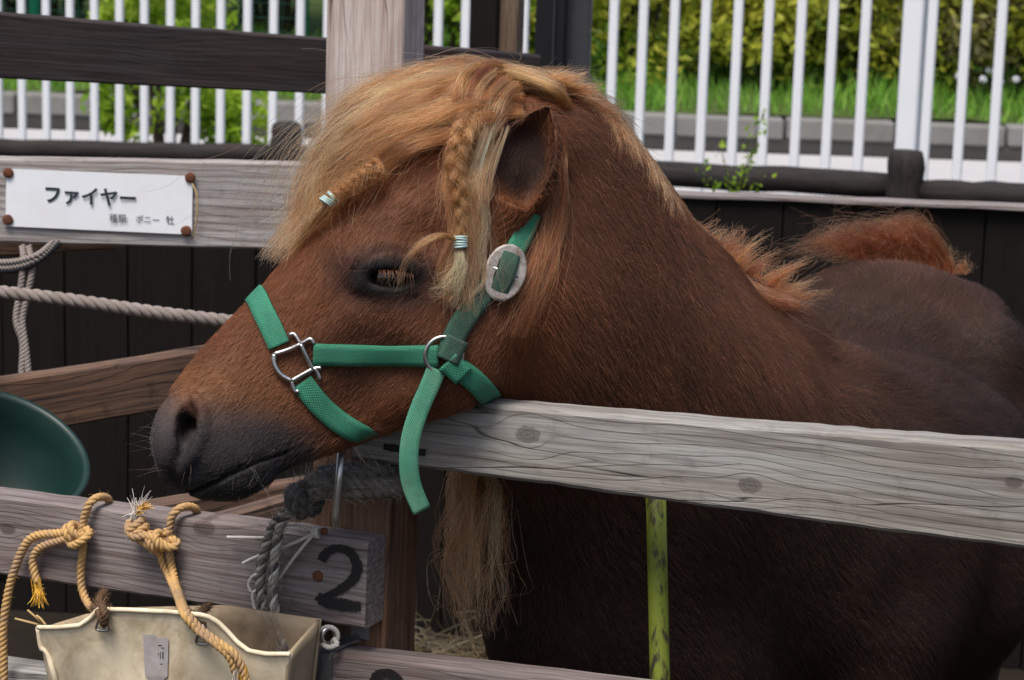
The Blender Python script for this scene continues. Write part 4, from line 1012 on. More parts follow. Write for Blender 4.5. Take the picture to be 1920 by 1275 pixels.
def onp(pts, lift=8, keep=0):
    out = []
    for i, p in enumerate(pts):
        if i >= keep: q = toH(surf_at(p[0], p[1])); p = (q[0], q[1], q[2]+lift)
        out.append(p)
    return out
def rootin(pts, depth=16):
    q = toH(surf_at(pts[0][0], pts[0][1])); return [(q[0], q[1], q[2]-depth)]+list(pts[1:])
lerp = lambda a, b, k: [tuple((1-k)*np.array(p)+k*np.array(q)) for p, q in zip(a, b)]
L_ = []
FM = [(FLAX, 1.0), (GOLD, 1.3), (AUB, .5)]
# forelock swept over the forehead to the left, in three layers
UP = [(985, 150, 10), (880, 126, 20), (770, 146, 25), (675, 190, 20), (608, 262, 10), (575, 345, 5), (552, 425, 5), (535, 488, 5)]
MD = [(975, 175, 60), (880, 175, 85), (790, 205, 95), (705, 250, 85), (650, 310, 70), (612, 365, 55), (590, 410, 40), (560, 470, 25)]
LO = [(965, 215, 100), (890, 222, 125), (815, 250, 130), (745, 285, 115), (690, 325, 98), (645, 362, 80), (612, 388, 64), (598, 412, 52)]
for i in range(62):
    k = RNG.uniform(0, 1); a = lerp(UP, MD, k*2) if k < .5 else lerp(MD, LO, (k-.5)*2)
    j = RNG.normal(size=3)*np.array([10, 9, 26]); a = [tuple(np.array(p)+j*(.3+.7*q/7)+RNG.normal(size=3)*np.array([9, 9, 12])*min(1, .3+q*.3)) for q, p in enumerate(a)]
    cut = RNG.integers(5, 9); a = a[:cut]
    mixc = [(FLAX, 1.1), (GOLD, 1.4), (AUB, .5)] if k < .55 else [(FLAX, .5), (GOLD, 1.3), (AUB, 1.2)]
    L_.append(lock(a, 125, 17, 14, mixc, 9.0, 20, (.5, 1.05), 0, .4, .2))
for i in range(16):      # loose haze at the front edge
    a = [(950, 150, 10), (800, 150, 30), (690, 205+RNG.normal()*14, 30), (618+RNG.normal()*10, 290, 10), (580+RNG.normal()*16, 370, 0), (555+RNG.normal()*18, 440, 0), (530+RNG.normal()*16, 505, 0)]
    L_.append(lock(a, 46, 24, 24, FM, 13, 20, (.7, 1.05), 0, .2, .2))
# far side fall of the forelock: fills behind the near locks
for i in range(14):
    k = RNG.uniform(); a = [(970, 165, -30-60*k), (860, 150+30*k, -50-50*k), (740, 190+40*k, -60-40*k), (650, 260+50*k, -60-20*k), (600, 350+30*k, -40), (565, 430+20*k, -20)]
    L_.append(lock(a, 110, 18, 14, [(FLAX, .8), (GOLD, 1.2), (AUB, .8)], 8, 20, (.7, 1.0), 0, .5, .1))
hair_group('forelock', L_, (.002, .022))
# near side fall: hair between the braid and the ear
L_ = []; EARS = False
for i in range(46):
    k = i/45+RNG.normal()*.02; x0 = 880+72*k+RNG.normal()*10; y0 = 160+40*k+RNG.normal()*10
    a = [(x0+20, y0-28, 70), (x0-30, y0+20, 130), (864+48*k+RNG.normal()*8, 270+10*k, 150), (838+62*k+RNG.normal()*8, 350, 158), (842+46*k+RNG.normal()*10, 430, 160), (848+30*k+RNG.normal()*14, 500+40*k*RNG.uniform(), 158), (845+24*k+RNG.normal()*20, 560+30*RNG.uniform()*k, 156)]
    a = a[:RNG.integers(5, 8)] if k < .5 else a[:RNG.integers(6, 8)]
    mixc = [(GOLD, 1.4), (AUB, 1.0), (FLAX, .5)] if RNG.uniform() > k*.9 else [(FLAX, 1.3), (PALE, .5), (GOLD, .9)]
    a = onp(a, 14, 2); L_.append(lock(a, 92, 15, 6, mixc, 5.0, 16, (.7, 1.05), 0, .6, .06))
for i in range(8):       # thin stringy tips over the cheek
    x0 = 850+RNG.uniform(0, 50); a = [(x0+34, 240, 150), (x0+18, 350, 160), (x0+10, 450, 165), (x0-4+RNG.normal()*10, 530, 165), (x0-14+RNG.normal()*16, 600, 160)]
    a = onp(a, 14, 1); L_.append(lock(a, 22, 6, 3, [(PALE, 1), (FLAX, 1)], 3, 16, (.8, 1.0), 0, .6, .1))
hair_group('forelock', L_, (.001, .009)); EARS = True
# braids
def braid(path, r, n, mixc, turns):
    out = []; c = catmull(path, 90); t = np.gradient(c, axis=0); t /= np.linalg.norm(t, axis=1)[:, None]
    Nn = np.cross(t, [0, 0, 1.0]); Nn /= np.linalg.norm(Nn, axis=1)[:, None]; Bb = np.cross(Nn, t)
    s = np.linspace(0, 1, 90); rr = np.interp(s, [0, .3, 1], [r*1.25, r, r*.62])
    for k in range(3):
        ph = 2*math.pi*(turns*s+k/3); p = c+(rr*np.sin(ph)*.85)[:, None]*Nn+(rr*np.sin(2*ph)*.42)[:, None]*Bb
        th = rr*.62; a = RNG.uniform(0, 6.28, n); q = np.sqrt(RNG.uniform(0, 1, n))
        tt = np.gradient(p, axis=0); tt /= np.linalg.norm(tt, axis=1)[:, None]; n1 = np.cross(tt, [0, 0, 1.0]); n1 /= np.linalg.norm(n1, axis=1)[:, None]; b1 = np.cross(n1, tt)
        pts = p[None]+(q*np.cos(a))[:, None, None]*th[None, :, None]*n1[None]+(q*np.sin(a))[:, None, None]*th[None, :, None]*b1[None]
        pts += RNG.normal(size=(n, 1, 3))*1.6+RNG.normal(size=pts.shape)*.5
        fz = (RNG.uniform(size=(n, 1, 1)) < .40)*RNG.normal(size=(n, 1, 3))*10*np.sin(s*math.pi*RNG.uniform(1, 5))[None, :, None]; pts += fz
        kk = RNG.dirichlet(np.array([m for _, m in mixc])*3, n); out.append((pts, sum(kk[:, i:i+1]*mixc[i][0][None] for i in range(len(mixc)))*np.exp(RNG.normal(size=(n, 1))*.2)))
    return out
BM = [(GOLD, 1.4), (FLAX, .9), (AUB, .5)]
hair_group('braid', braid([(868, 212, 120), (842, 258, 168), (826, 305, 180), (830, 350, 184), (836, 400, 180), (838, 430, 178), (836, 456, 176)], 15, 130, BM, 2.8), (.002, .004))
hair_group('braid', braid([(690, 318, 150), (655, 345, 136), (628, 364, 122), (606, 378, 108)], 9.5, 130, BM, 2.4), (.002, .004))
L_ = [lock([(836, 458, 178), (832, 490, 182), (820, 520, 182), (800, 545, 178), (775, 552, 172)], 130, 6, 20, [(FLAX, 1), (GOLD, 1)], 6, 16, (.6, 1.0), 0, .4, .15),
      lock([(836, 458, 178), (836, 500, 184), (830, 540, 182), (818, 580, 176)], 130, 6, 17, [(FLAX, 1), (GOLD, 1), (PALE, .4)], 5, 16, (.6, 1.0), 0, .4, .15),
      lock([(833, 457, 180), (805, 446, 196), (770, 455, 202), (742, 480, 196), (728, 512, 184), (718, 550, 176)], 90, 6, 9, [(FLAX, 1.4), (GOLD, .7)], 4, 16, (.5, 1.0), 0, .4, .12),
      lock([(604, 380, 108), (590, 402, 96), (572, 425, 75), (548, 462, 45), (532, 500, 20)], 130, 6, 14, [(FLAX, 1.0), (GOLD, 1.1)], 6, 16, (.5, 1.0), 0, .4, .15)]
hair_group('braid_end', L_, (.001, .006))
for c, ax in ((H(836, 457, 178), unit(Vh)), (H(605, 379, 108), unit(Uh*.75+Vh*.6))):
    parts = []
    for k in range(5):
        ang = np.linspace(0, 2*math.pi, 18); a1 = unit(np.cross(ax, Wh+.2*k*Uh)); b1 = np.cross(ax, a1); tl = RNG.normal()*.25
        parts.append(tube_arrays([c+ax*(k-2)*.0024+ax*tl*.004*math.cos(t)+.0062*(math.cos(t)*a1+math.sin(t)*b1) for t in ang], .0012, 6))
    v, f = join_arrays(parts); tag(mesh_obj('hair_band', v, f, M['elastic'], pony, True), 'pale blue elastic band round the braid')
# crest mane: combed along the crest
def wlock(path, n, r0, r1, mixc, frizz, npts=12, lenj=(.5, 1.05), fly=.1, clump=.4):
    pts = [P(x, y, z) for x, y, z in path]; z = path[0][2]; s = z/FPX
    a, c = lock([np.array(p) for p in pts], n, r0*s, r1*s, mixc, frizz*s, npts, lenj, 0, clump, fly, True); return a, c
L_ = []
crp = catmull([(940, 158, 2.44), (985, 148, 2.45), (1030, 150, 2.465), (1070, 164, 2.48), (1115, 192, 2.50), (1160, 240, 2.525), (1203, 310, 2.56), (1236, 380, 2.62), (1270, 450, 2.71)], 60)
crt = np.gradient(crp, axis=0)
for i in [j_ % 58 for j_ in range(116)]:
    p = crp[i]; t = crt[i]/(np.linalg.norm(crt[i][:2])+1e-9); nrm = np.array([-t[1], t[0], 0])   # towards the neck
    if nrm[1] < 0: nrm = -nrm
    Ls = RNG.uniform(70, 150)
    for side in (-1, -1, -1, 1):
        dz = np.array([0, 0, .012*side])
        a = [p+nrm*26+[0, 0, RNG.normal()*.006], p-nrm*2+t*Ls*.2+dz, p+nrm*(14 if side < 0 else 0)+t*Ls*.6+dz*2.2, p+nrm*((RNG.uniform(40, 105) if i > 16 else RNG.uniform(5, 22)) if side < 0 else 6)+t*Ls*.9+dz*3.2]
        L_.append(wlock([tuple(q) for q in a], 28, 15, 13, [(FLAX, .7), (GOLD, 1.3), (AUB, 1.2)] if i < 40 else [(GOLD, .8), (AUB, 1.6), (DARKR, .5)], 4, 10, (.3, 1.05), .1))
hair_group('mane', L_, (.001, .007), (.00024, .0001), None, True)
L_ = []
EARS = False
# fan from the poll over the forehead and back, topping the head
for i in range(44):
    k = RNG.uniform(); xr = RNG.uniform(0, 95); a = rootin([(1005-20*k+xr, 185+xr*.35, 20), (990-30*k+xr*.7, 146+xr*.22+RNG.normal()*6, 10+RNG.normal()*30), (930-30*k, 128+10*RNG.normal()+26*k, 40+40*k), (850-20*k, 140+40*k, 50+50*k), (780, 165+60*k, 60+50*k)])
    L_.append(lock(a, 95, 15, 15, FM, 4, 10, (.7, 1.05), 0, .4, .1))
hair_group('mane', L_, (.002, .014)); EARS = True
# hair behind the ear and along the throat strap
L_ = []; EARS = False
for i in range(34):
    k = RNG.uniform(); a = [(1012+45*k, 222+50*k, 60), (1040+16*k, 310, 150), (1022+20*k+RNG.normal()*8, 430, 150), (985+30*k+RNG.normal()*12, 530, 150), (950+40*k+RNG.normal()*12, 630, 150), (935+30*k+RNG.normal()*10, 715, 150)]
    a = rootin(onp(a[:RNG.integers(4, 7)], 10, 1), 22); L_.append(lock(a, 34, 10, 7, [(GOLD, 1), (AUB, 1.4), (DARKR, .5)], 5, 14, (.6, 1.05), 0, .3, .15))
for i in range(0):      # strands in front of the ear's edge
    k = RNG.uniform(); a = [(985, 190, 40), (936+8*k, 262, 150), (905+14*k, 360, 170), (890+16*k+RNG.normal()*6, 440, 170)]
    L_.append(lock(a, 40, 8, 5, [(FLAX, 1.3), (PALE, .6), (GOLD, .6)], 2.5, 14, (.7, 1.0), 0, .5, .05))
for i in range(0):       # fringe round the ear's rim and inside it
    k = i/7; a = [(930+12*k, 375-40*k, 150), (940+15*k, 330-40*k, 178), (955+20*k, 285-40*k, 185)]
    L_.append(lock(a, 30, 7, 6, [(AUB, 1.2), (DARKR, 1)], 3, 14, (.5, 1.0), 0, .3, .1))
hair_group('mane', L_, (.001, .007)); EARS = True
# withers tuft and tail tuft, world units scaled through their own distance
L_ = []
TM = [(GOLD, .6), (AUB, 1.7), (DARKR, .4)]
for i in range(44):
    k = i/43; x0 = 1278+200*k; y0 = 462+118*k**.8; z = 2.74+.26*k; dx, dy = RNG.normal(18, 26)+26*k, -RNG.uniform(30, 95)*(1-.45*abs(k-.35))
    L_.append(wlock([(x0, y0+30, z), (x0+4, y0-4, z-.01), (x0+dx*.5, y0+dy*.6, z-.01), (x0+dx*1.2, y0+dy, z)], 52, 13, 7, TM, 7, 12, (.5, 1.05), .14))
for i in range(22):
    k = RNG.uniform(); L_.append(wlock([(1330+120*k, 510+55*k, 2.84+.12*k), (1370+115*k, 520+50*k, 2.80+.12*k), (1420+80*k+RNG.normal()*12, 560+20*k, 2.8+.1*k), (1440+90*k+RNG.normal()*14, 592+14*RNG.normal(), 2.84+.1*k)], 40, 11, 7, TM, 8, 12, (.5, 1.0), .14))
hair_group('mane', L_, (.001, .01), (.00026, .00011), None, True)
L_ = []
for i in range(64):
    k = RNG.uniform()**.8; xr = 1620+165*k; yr = np.interp(xr, [1600, 1690, 1760, 1800], [498, 492, 500, 512]); zz = 3.74+.10*k; up = RNG.uniform(.4, 1)*(92-30*(1-k)); lf_ = RNG.uniform(.6, 1.3)
    L_.append(wlock([(xr, yr+26, zz), (xr-4, yr-8, zz), (xr-26*lf_, yr-up*.72, zz-.01), (xr-62*lf_, yr-up+RNG.normal()*8, zz-.02), (xr-110*lf_+RNG.normal()*10, yr-up*.72+RNG.normal()*8, zz-.04), (xr-150*lf_+RNG.normal()*16, yr-up*.35+RNG.normal()*10, zz-.05)], 30, 13, 16, [(AUB, 1.2), (GOLD, .5), (DARKR, 1.4)], 13, 14, (.3, 1.05), .2))
for i in range(12):
    k = RNG.uniform(); L_.append(wlock([(1755+60*k, 515, 3.86), (1765+60*k, 488+14*k, 3.86), (1775+64*k+RNG.normal()*14, 466+22*k+RNG.normal()*8, 3.86)], 14, 8, 8, [(AUB, 1.5), (GOLD, .6)], 8, 14, (.5, 1.0), .1))
hair_group('tail', L_, (.001, .006), (.00026, .0001), None, True)
# hair hanging down the far side of the neck, in front of the chest
L_ = []
for i in range(30):
    k = RNG.uniform(); x0 = 838+100*k; z = 2.56+.05*RNG.uniform()
    L_.append(wlock([(x0+30, 720, z+.02), (x0+14, 820, z), (x0+6+RNG.normal()*6, 930, z), (x0+RNG.normal()*12-4*(1-k), 1040, z), (x0+14*(1-k)+RNG.normal()*14, 1130, z), (x0+22*(1-k)-10*k+RNG.normal()*12, 1205, z)], 26, 15, 12, [(FLAX, .8), (GOLD, .8), (AUB, .9), (PALE, .4)], 9, 16, (.45, 1.0), .2))
hair_group('mane', L_, (.001, .008), (.00026, .00011), None, True, True)
# whiskers, lashes, chin hairs
L_ = []
for i in range(38):
    x0, y0 = RNG.uniform(296, 350), RNG.uniform(770, 890); d = np.array([-1, RNG.normal()*.35-.1, RNG.normal()*.5]); l = RNG.uniform(25, 75)
    b = np.array([x0+8, y0, RNG.uniform(-30, 50)]); L_.append(lock([b, b+d*l*.5, b+d*l+[0, RNG.normal()*6+4, 0]], 1, .1, .1, [(PALE*1.1, 1)], .3, 8, (.9, 1)))
for i in range(40):
    x0 = RNG.uniform(430, 680); y0 = np.interp(x0, [390, 470, 520, 680], [930, 915, 868, 828]); b = np.array([x0, y0-10, RNG.uniform(-30, 50)]); l = RNG.uniform(22, 70); d = np.array([RNG.normal()*.35+.35, 1, RNG.normal()*.3])
    L_.append(lock([b, b+d*l*.5, b+d*l], 2, 2, 4, [(FLAX, 1), (PALE, .6)], .8, 8, (.7, 1)))
for i in range(7):
    b = np.array([RNG.uniform(330, 480), RNG.uniform(850, 890), 70]); l = RNG.uniform(20, 55); d = np.array([RNG.normal()*.3, .8, .6]); L_.append(lock([b, b+d*l*.5, b+d*l+[0, 8, -6]], 1, .1, .1, [(PALE, 1)], .3, 8, (.9, 1)))
hair_group('whiskers', L_, (.0, .0005), (.00010, .00003), None, False, False)
L_ = []
for i in range(46):
    k = i/45; b = np.array([690+60*k+RNG.normal()*1.5, 499+9*abs(k-.5)+6*k, 152]); L_.append(lock([b, b+[-1+3*k, 12, 14], b+[-4+8*k+RNG.normal()*4, 36+RNG.normal()*8, 14+RNG.normal()*3]], 2, 1.5, 1.5, [(np.array([.26, .115, .055]), 1), (DARKR*1.6, 1.0)], 2.0, 8, (.5, 1)))
hair_group('eyelashes', L_, (0, .0004), (.00016, .00006), None, False, False)
# ------------------------------------------------------------------ halter
hal = empty('halter', H(700, 690, 160), 'green webbing halter with metal rings and an oval buckle on the pony\'s head', 'halter')
def webstrap(path3, normals, width, mat, name, parent, thick=.0026, n=None):
    """flat webbing: path, outward normals; uv in metres"""
    c = np.array(path3); t = np.gradient(c, axis=0); t /= np.linalg.norm(t, axis=1)[:, None]; N = np.array(normals); N = N-(N*t).sum(1)[:, None]*t; N /= np.linalg.norm(N, axis=1)[:, None]
    Wd = np.cross(N, t); s = np.r_[0, np.cumsum(np.linalg.norm(np.diff(c, axis=0), axis=1))]
    vs, uv, fs = [], [], []; pr = [(-.5, 0), (-.48, 1), (-.25, 1.08), (0, 1.12), (.25, 1.08), (.48, 1), (.5, 0), (0, -.05)]
    wid = np.broadcast_to(width, (len(c),))
    for i in range(len(c)):
        for a, b in pr: vs.append(c[i]+Wd[i]*a*wid[i]+N[i]*b*thick); uv.append((s[i], a*wid[i]))
    m = len(pr)
    for i in range(len(c)-1):
        for k in range(m): fs.append((i*m+k, i*m+(k+1) % m, (i+1)*m+(k+1) % m, (i+1)*m+k))
    fs.append(tuple(range(m))[::-1]); fs.append(tuple((len(c)-1)*m+k for k in range(m)))
    return mesh_obj(name, vs, fs, mat, parent, True, None, uv)
def surf_path(px, n, lift=.001, w0=330.0):
    q = catmull([(a, b, 0) for a, b in px], n); pts = np.array([surf_at(a, b, lift, w0) for a, b, _ in q])
    for _ in range(4): pts[1:-1] = (pts[:-2]+2*pts[1:-1]+pts[2:])/4
    nr = gnorm(pts); d = sdf(pts); pts = pts+nr*np.maximum(lift-d, 0)[:, None]
    for _ in range(6): nr[1:-1] = (nr[:-2]+2*nr[1:-1]+nr[2:])/4
    return pts, nr/np.linalg.norm(nr, axis=1)[:, None]
def ring_path(p0, p1, n=60, side=1):
    """around the outside of the head in the plane through head points p0 (top) and p1 (bottom), on one side"""
    a = np.array(p0, float); b = np.array(p1, float); c = (a+b)/2; R0 = np.linalg.norm(a-b)/2*1.35; ax = (a-b)/np.linalg.norm(a-b); out, nr = [], []
    for i in range(n):
        th = math.pi*i/(n-1); d = math.cos(th)*np.r_[ax, 0]+math.sin(th)*np.array([0, 0, side]);
        rr = np.linspace(R0*1.3, 0, 160); pts = np.array([H(*(np.r_[c, 0]+d*r)) for r in rr]); dd = sdf(pts)-.0015; k = np.argmax(dd < 0); out.append(pts[k])
    out = np.array(out)
    for _ in range(3): out[1:-1] = (out[:-2]+2*out[1:-1]+out[2:])/4
    nr = gnorm(out)
    for _ in range(6): nr[1:-1] = (nr[:-2]+2*nr[1:-1]+nr[2:])/4
    return out, nr
WID = .0225
# noseband: near side upper and lower, far side
p, nr = surf_path([(484, 556), (490, 575), (508, 612), (524, 648)], 26); top_far, nf = ring_path((476, 548), (690, 832), 60, -1)
far = top_far[:-2]; p2 = np.vstack([far[:24][::-1], p]); n2 = np.vstack([nf[:24][::-1], nr])
for _ in range(8): p2[14:34] = (p2[13:33]+2*p2[14:34]+p2[15:35])/4; n2[14:34] = (n2[13:33]+2*n2[14:34]+n2[15:35])/4
dd = sdf(p2); p2 = p2+gnorm(p2)*np.maximum(.0015-dd, 0)[:, None]
webstrap(p2, n2, WID, M['web'], 'noseband', hal)
p, nr = surf_path([(566, 716), (600, 760), (640, 794), (680, 815), (706, 822)], 30); p3 = np.vstack([p, top_far[26:-1][::-1][3:]]) ; n3 = np.vstack([nr, nf[26:-1][::-1][3:]])
for _ in range(8): p3[24:40] = (p3[23:39]+2*p3[24:40]+p3[25:41])/4; n3[24:40] = (n3[23:39]+2*n3[24:40]+n3[25:41])/4
webstrap(p3, n3, WID, M['web'], 'chin_strap', hal)
p, nr = surf_path([(587, 664), (660, 666), (740, 667), (822, 667)], 40, .003); webstrap(p, nr, WID, M['web'], 'cheek_strap', hal)
p, nr = surf_path([(838, 672), (856, 622), (886, 575), (918, 535)], 34, .0025); webstrap(p, nr, WID*1.04, M['webdark'], 'crown_strap', hal)
EARS = False
p, nr = surf_path([(950, 500), (980, 440), (986, 424), (996, 398)], 40, .003); webstrap(p, nr, WID*.98, M['web'], 'crown_strap', hal)
EARS = True
p, nr = surf_path([(842, 682), (870, 698), (898, 722), (920, 748)], 24, .0025); webstrap(p, nr, WID, M['web'], 'throat_strap', hal)
# hanging tail of the strap: hangs free in front of the rail
TZ = float(np.dot(surf_at(806, 722, .010)-CAM, F_))
q = catmull([np.append(t_, 0) if False else t_ for t_ in [surf_at(818, 692, .004), surf_at(806, 722, .010), P(786, 768, TZ-.004), P(770, 820, TZ-.008), P(766, 870, TZ-.008), P(772, 912, TZ-.004), P(790, 958, TZ)]], 40)
nq = np.tile(unit(Wh+.15*Vh), (40, 1)); nq[30:] = nq[30:]+np.linspace(0, .35, 10)[:, None]*Uh
webstrap(q, nq, np.interp(np.linspace(0, 1, 40), [0, .5, 1], [.0195, .019, .020]), M['webpale'], 'strap_tail', hal)
# round ring
c = surf_at(832, 666, .004); nrm = gnorm(c[None])[0]; torus(c, nrm, .0185, .0022, M['steel'], 'round_ring', hal)
# wraps of webbing through the ring
for (x0, y0, x1, y1, mt) in ((838, 676, 858, 634, 'webdark'), (838, 676, 868, 704, 'web')):
    a, b = surf_at(x0, y0, .006), surf_at(x1, y1, .005); pp_ = np.array([a*(1-k)+b*k for k in np.linspace(0, 1, 10)]); webstrap(pp_, np.tile(nrm, (10, 1)), WID*1.03, M[mt], 'strap_loop', hal, .004)
# square ring
def hs(x, y, l=.0045): return surf_at(x, y, l)
sqr = empty('square_ring', hs(550, 680)); attach(sqr, hal)
def tb(px, r, n, l=.0045, nm='bar'):
    q = catmull([(a, b, 0) for a, b in px], n); pts = np.array([hs(a, b, l) for a, b, _ in q])
    for _ in range(3): pts[1:-1] = (pts[:-2]+2*pts[1:-1]+pts[2:])/4
    v, f = tube_arrays(pts, r, 10); return v, f
parts = [tb([(514, 664), (540, 656), (564, 645)], .0024, 12), tb([(564, 645), (574, 668), (586, 692)], .0024, 12), tb([(586, 692), (566, 703), (547, 714)], .0024, 12),
         tb([(514, 664), (514, 682), (526, 702), (547, 714)], .0026, 18), tb([(564, 645), (557, 633), (550, 624), (542, 629)], .0022, 10), tb([(564, 645), (576, 638), (584, 634), (589, 646)], .0022, 10),
         tb([(547, 714), (549, 725), (553, 735), (561, 733)], .0022, 10), tb([(586, 692), (594, 690), (602, 690)], .0022, 8), tb([(590, 690), (596, 700), (600, 712)], .0022, 8)]
v, f = join_arrays(parts); bpy.data.objects.remove(sqr); mesh_obj('square_ring', v, f, M['steel'], hal, True)
# oval buckle plate with a rectangular window
c = surf_at(946, 511, .008); nrm = unit(gnorm(c[None])[0]*.5+Wh*.8); ux = unit(H(975, 430, 0)-H(915, 590, 0)); ux = unit(ux-np.dot(ux, nrm)*nrm); vy = np.cross(nrm, ux)
bm = bmesh.new(); sg = 48; outer, inner = [], []
for k in range(sg):
    t = 2*math.pi*k/sg; co_, si_ = math.cos(t), math.sin(t); ou = np.array([.0290*co_, .0215*si_]); m_ = max(abs(co_)/.0118, abs(si_)/.0098); inn = np.array([co_/m_, si_/m_])
    outer.append(ou); inner.append(inn)
vs, fs = [], []
for lvl, (so_, si2, hh) in enumerate([(1, 1, 0), (1, 1, .0024), (.93, 1.07, .0036)]):
    for arr, sc in ((outer, so_), (inner, si2)):
        for q in arr: vs.append(c+ux*q[0]*sc+vy*q[1]*sc+nrm*hh)
def ring(l, w_): return (l*2+w_)*sg
for k in range(sg):
    k2 = (k+1) % sg
    fs += [(ring(0, 0)+k, ring(0, 0)+k2, ring(1, 0)+k2, ring(1, 0)+k), (ring(1, 0)+k, ring(1, 0)+k2, ring(2, 0)+k2, ring(2, 0)+k), (ring(2, 0)+k, ring(2, 0)+k2, ring(2, 1)+k2, ring(2, 1)+k),
           (ring(2, 1)+k, ring(2, 1)+k2, ring(1, 1)+k2, ring(1, 1)+k), (ring(1, 1)+k, ring(1, 1)+k2, ring(0, 1)+k2, ring(0, 1)+k)]
ob = mesh_obj('oval_buckle', vs, fs, M['buckle'], hal)
bm.free(); bm = bmesh.new(); bm.from_mesh(ob.data); bmesh.ops.recalc_face_normals(bm, faces=bm.faces[:]); bm.to_mesh(ob.data); bm.free()
pp_ = np.array([c+ux*k+nrm*(.0015+.0030*math.cos(k/.0155*1.4)) for k in np.linspace(-.026, .026, 22)]); webstrap(pp_, np.tile(nrm, (22, 1)), .0195, M['webdark'], 'strap_loop', hal)
v, f = tube_arrays([c+vy*.0135+nrm*.0026, c-vy*.0135+nrm*.0026], .0016, 8); mesh_obj('buckle_bar', v, f, M['steel'], hal, True)
# ------------------------------------------------------------------ ropes
def rope_arrays(path, R, pitch, strands=3, seg=7, per=9, rs=.56):
    c = np.array(path, float); d = np.r_[0, np.cumsum(np.linalg.norm(np.diff(c, axis=0), axis=1))]; n = max(8, int(d[-1]/pitch*per)); s = np.linspace(0, d[-1], n)
    cc = np.stack([np.interp(s, d, c[:, k]) for k in range(3)], 1); t, N, B = frames_along(cc); out = []
    for k in range(strands):
        a = 2*math.pi*(s/pitch+k/strands); ctr = cc+R*.5*(np.cos(a)[:, None]*N+np.sin(a)[:, None]*B); out.append(tube_arrays(ctr, R*rs, seg))
    return join_arrays(out)
def rope_obj(name, path, R, pitch, mat, parent, n=120, **k):
    v, f = rope_arrays(catmull(path, n), R, pitch, **k); return mesh_obj(name, v, f, mat, parent, True)
def fuzz(name, path, R, n, L, mat, parent, cols, rr=.00022):
    c = catmull(path, 200); i = RNG.integers(0, 199, n); b = c[i]; u = RNG.normal(size=(n, 3)); u /= np.linalg.norm(u, axis=1)[:, None]; t = np.gradient(c, axis=0)[i]; t /= np.linalg.norm(t, axis=1)[:, None]
    o = u-(u*t).sum(1)[:, None]*t; o /= np.linalg.norm(o, axis=1)[:, None]; l = L*RNG.uniform(.3, 1.2, (n, 1)); b0 = b+o*R*.75; sg = np.sign(RNG.normal(size=(n, 1)))
    pts = np.stack([b0, b0+(o*.5+t*sg*.8)*l*.5, b0+(o*.75+t*sg*1.1)*l+RNG.normal(size=(n, 3))*L*.18], 1); k = RNG.integers(0, len(cols), n); col = np.array(cols)[k]*np.exp(RNG.normal(size=(n, 1))*.3)
    return hair_obj(name, pts, np.clip(col, 0, 1), rr, rr*.5, M['coathair'], parent)
def fray(name, p, d, n, L, cols, parent, rr=.0005, spread=.5):
    d = unit(d); u = RNG.normal(size=(n, 3))*spread; b = p+RNG.normal(size=(n, 3))*.0018; l = L*RNG.uniform(.6, 1.2, (n, 1)); dr = d+u
    pts = np.stack([b-d*.004, b+(d+u*.3)*l*.5, b+dr*l+np.array([0, 0, -.12])*l], 1); k = RNG.integers(0, len(cols), n); return hair_obj(name, pts, np.array(cols)[k]*np.exp(RNG.normal(size=(n, 1))*.25), rr, rr*.5, M['coathair'], parent)
YC = [(.72, .40, .04), (.60, .30, .03), (.66, .42, .12)]; WC = [(.66, .63, .60), (.55, .50, .46)]
R1 = .0046; PT = .018
def coil(c, ax, R, turns, adv, n=40, ph=0.0):
    ax = unit(ax); a = unit(np.cross(ax, FN+.1*Z_)); b = np.cross(ax, a); return [c+R*(math.cos(ph+2*math.pi*turns*i/(n-1))*a+math.sin(ph+2*math.pi*turns*i/(n-1))*b)+ax*adv*(i/(n-1)-.5) for i in range(n)]
# left yellow rope: over the rail, knotted, hangs down and holds the bucket
yl = empty('yellow_rope', fp(150, 990, .012), 'yellow rope knotted round the rail, one frayed end hanging beside a long tail', 'rope')
rope_obj('loop', [fp(196, 952, -.046), fp(204, 938, -.028), fp(194, 932, -.012), fp(178, 935, .004), fp(166, 948, .010), fp(157, 975, .009), fp(150, 1005, .012)], R1, PT, M['yrope'], yl)
rope_obj('hanging_part', [fp(150, 1000, .012), fp(156, 1022, .009), fp(152, 1060, .009), fp(153, 1100, .010), fp(164, 1130, .016), fp(180, 1146, .030)], R1, PT, M['yrope'], yl)
rope_obj('long_tail', [fp(138, 998, .016), fp(108, 1000, .012), fp(70, 1004, .012), fp(50, 1018, .012), fp(34, 1050, .013), fp(18, 1100, .014), fp(8, 1160, .016), fp(6, 1210, .016), fp(8, 1290, .016)], R1*1.1, PT, M['yrope'], yl)
rope_obj('short_tail', [fp(136, 1006, .018), fp(110, 1014, .014), fp(76, 1026, .012), fp(62, 1046, .012), fp(64, 1072, .013), fp(70, 1092, .014)], R1, PT, M['yrope'], yl)
fray('frayed_end', fp(70, 1092, .014), np.array([.15, 0, -1]), 150, .019, YC, yl, .0005, .28)
kc = fp(138, 998, .016)
rope_obj('knot', coil(kc, FD+.7*Z_, .0085, 2.2, .018), R1*.98, PT, M['yrope'], yl); rope_obj('knot', [fp(128, 1012, .018), fp(136, 1022, .024), fp(150, 1016, .026), fp(164, 1006, .020), fp(168, 998, .012), fp(160, 990, .010)], R1, PT, M['yrope'], yl)
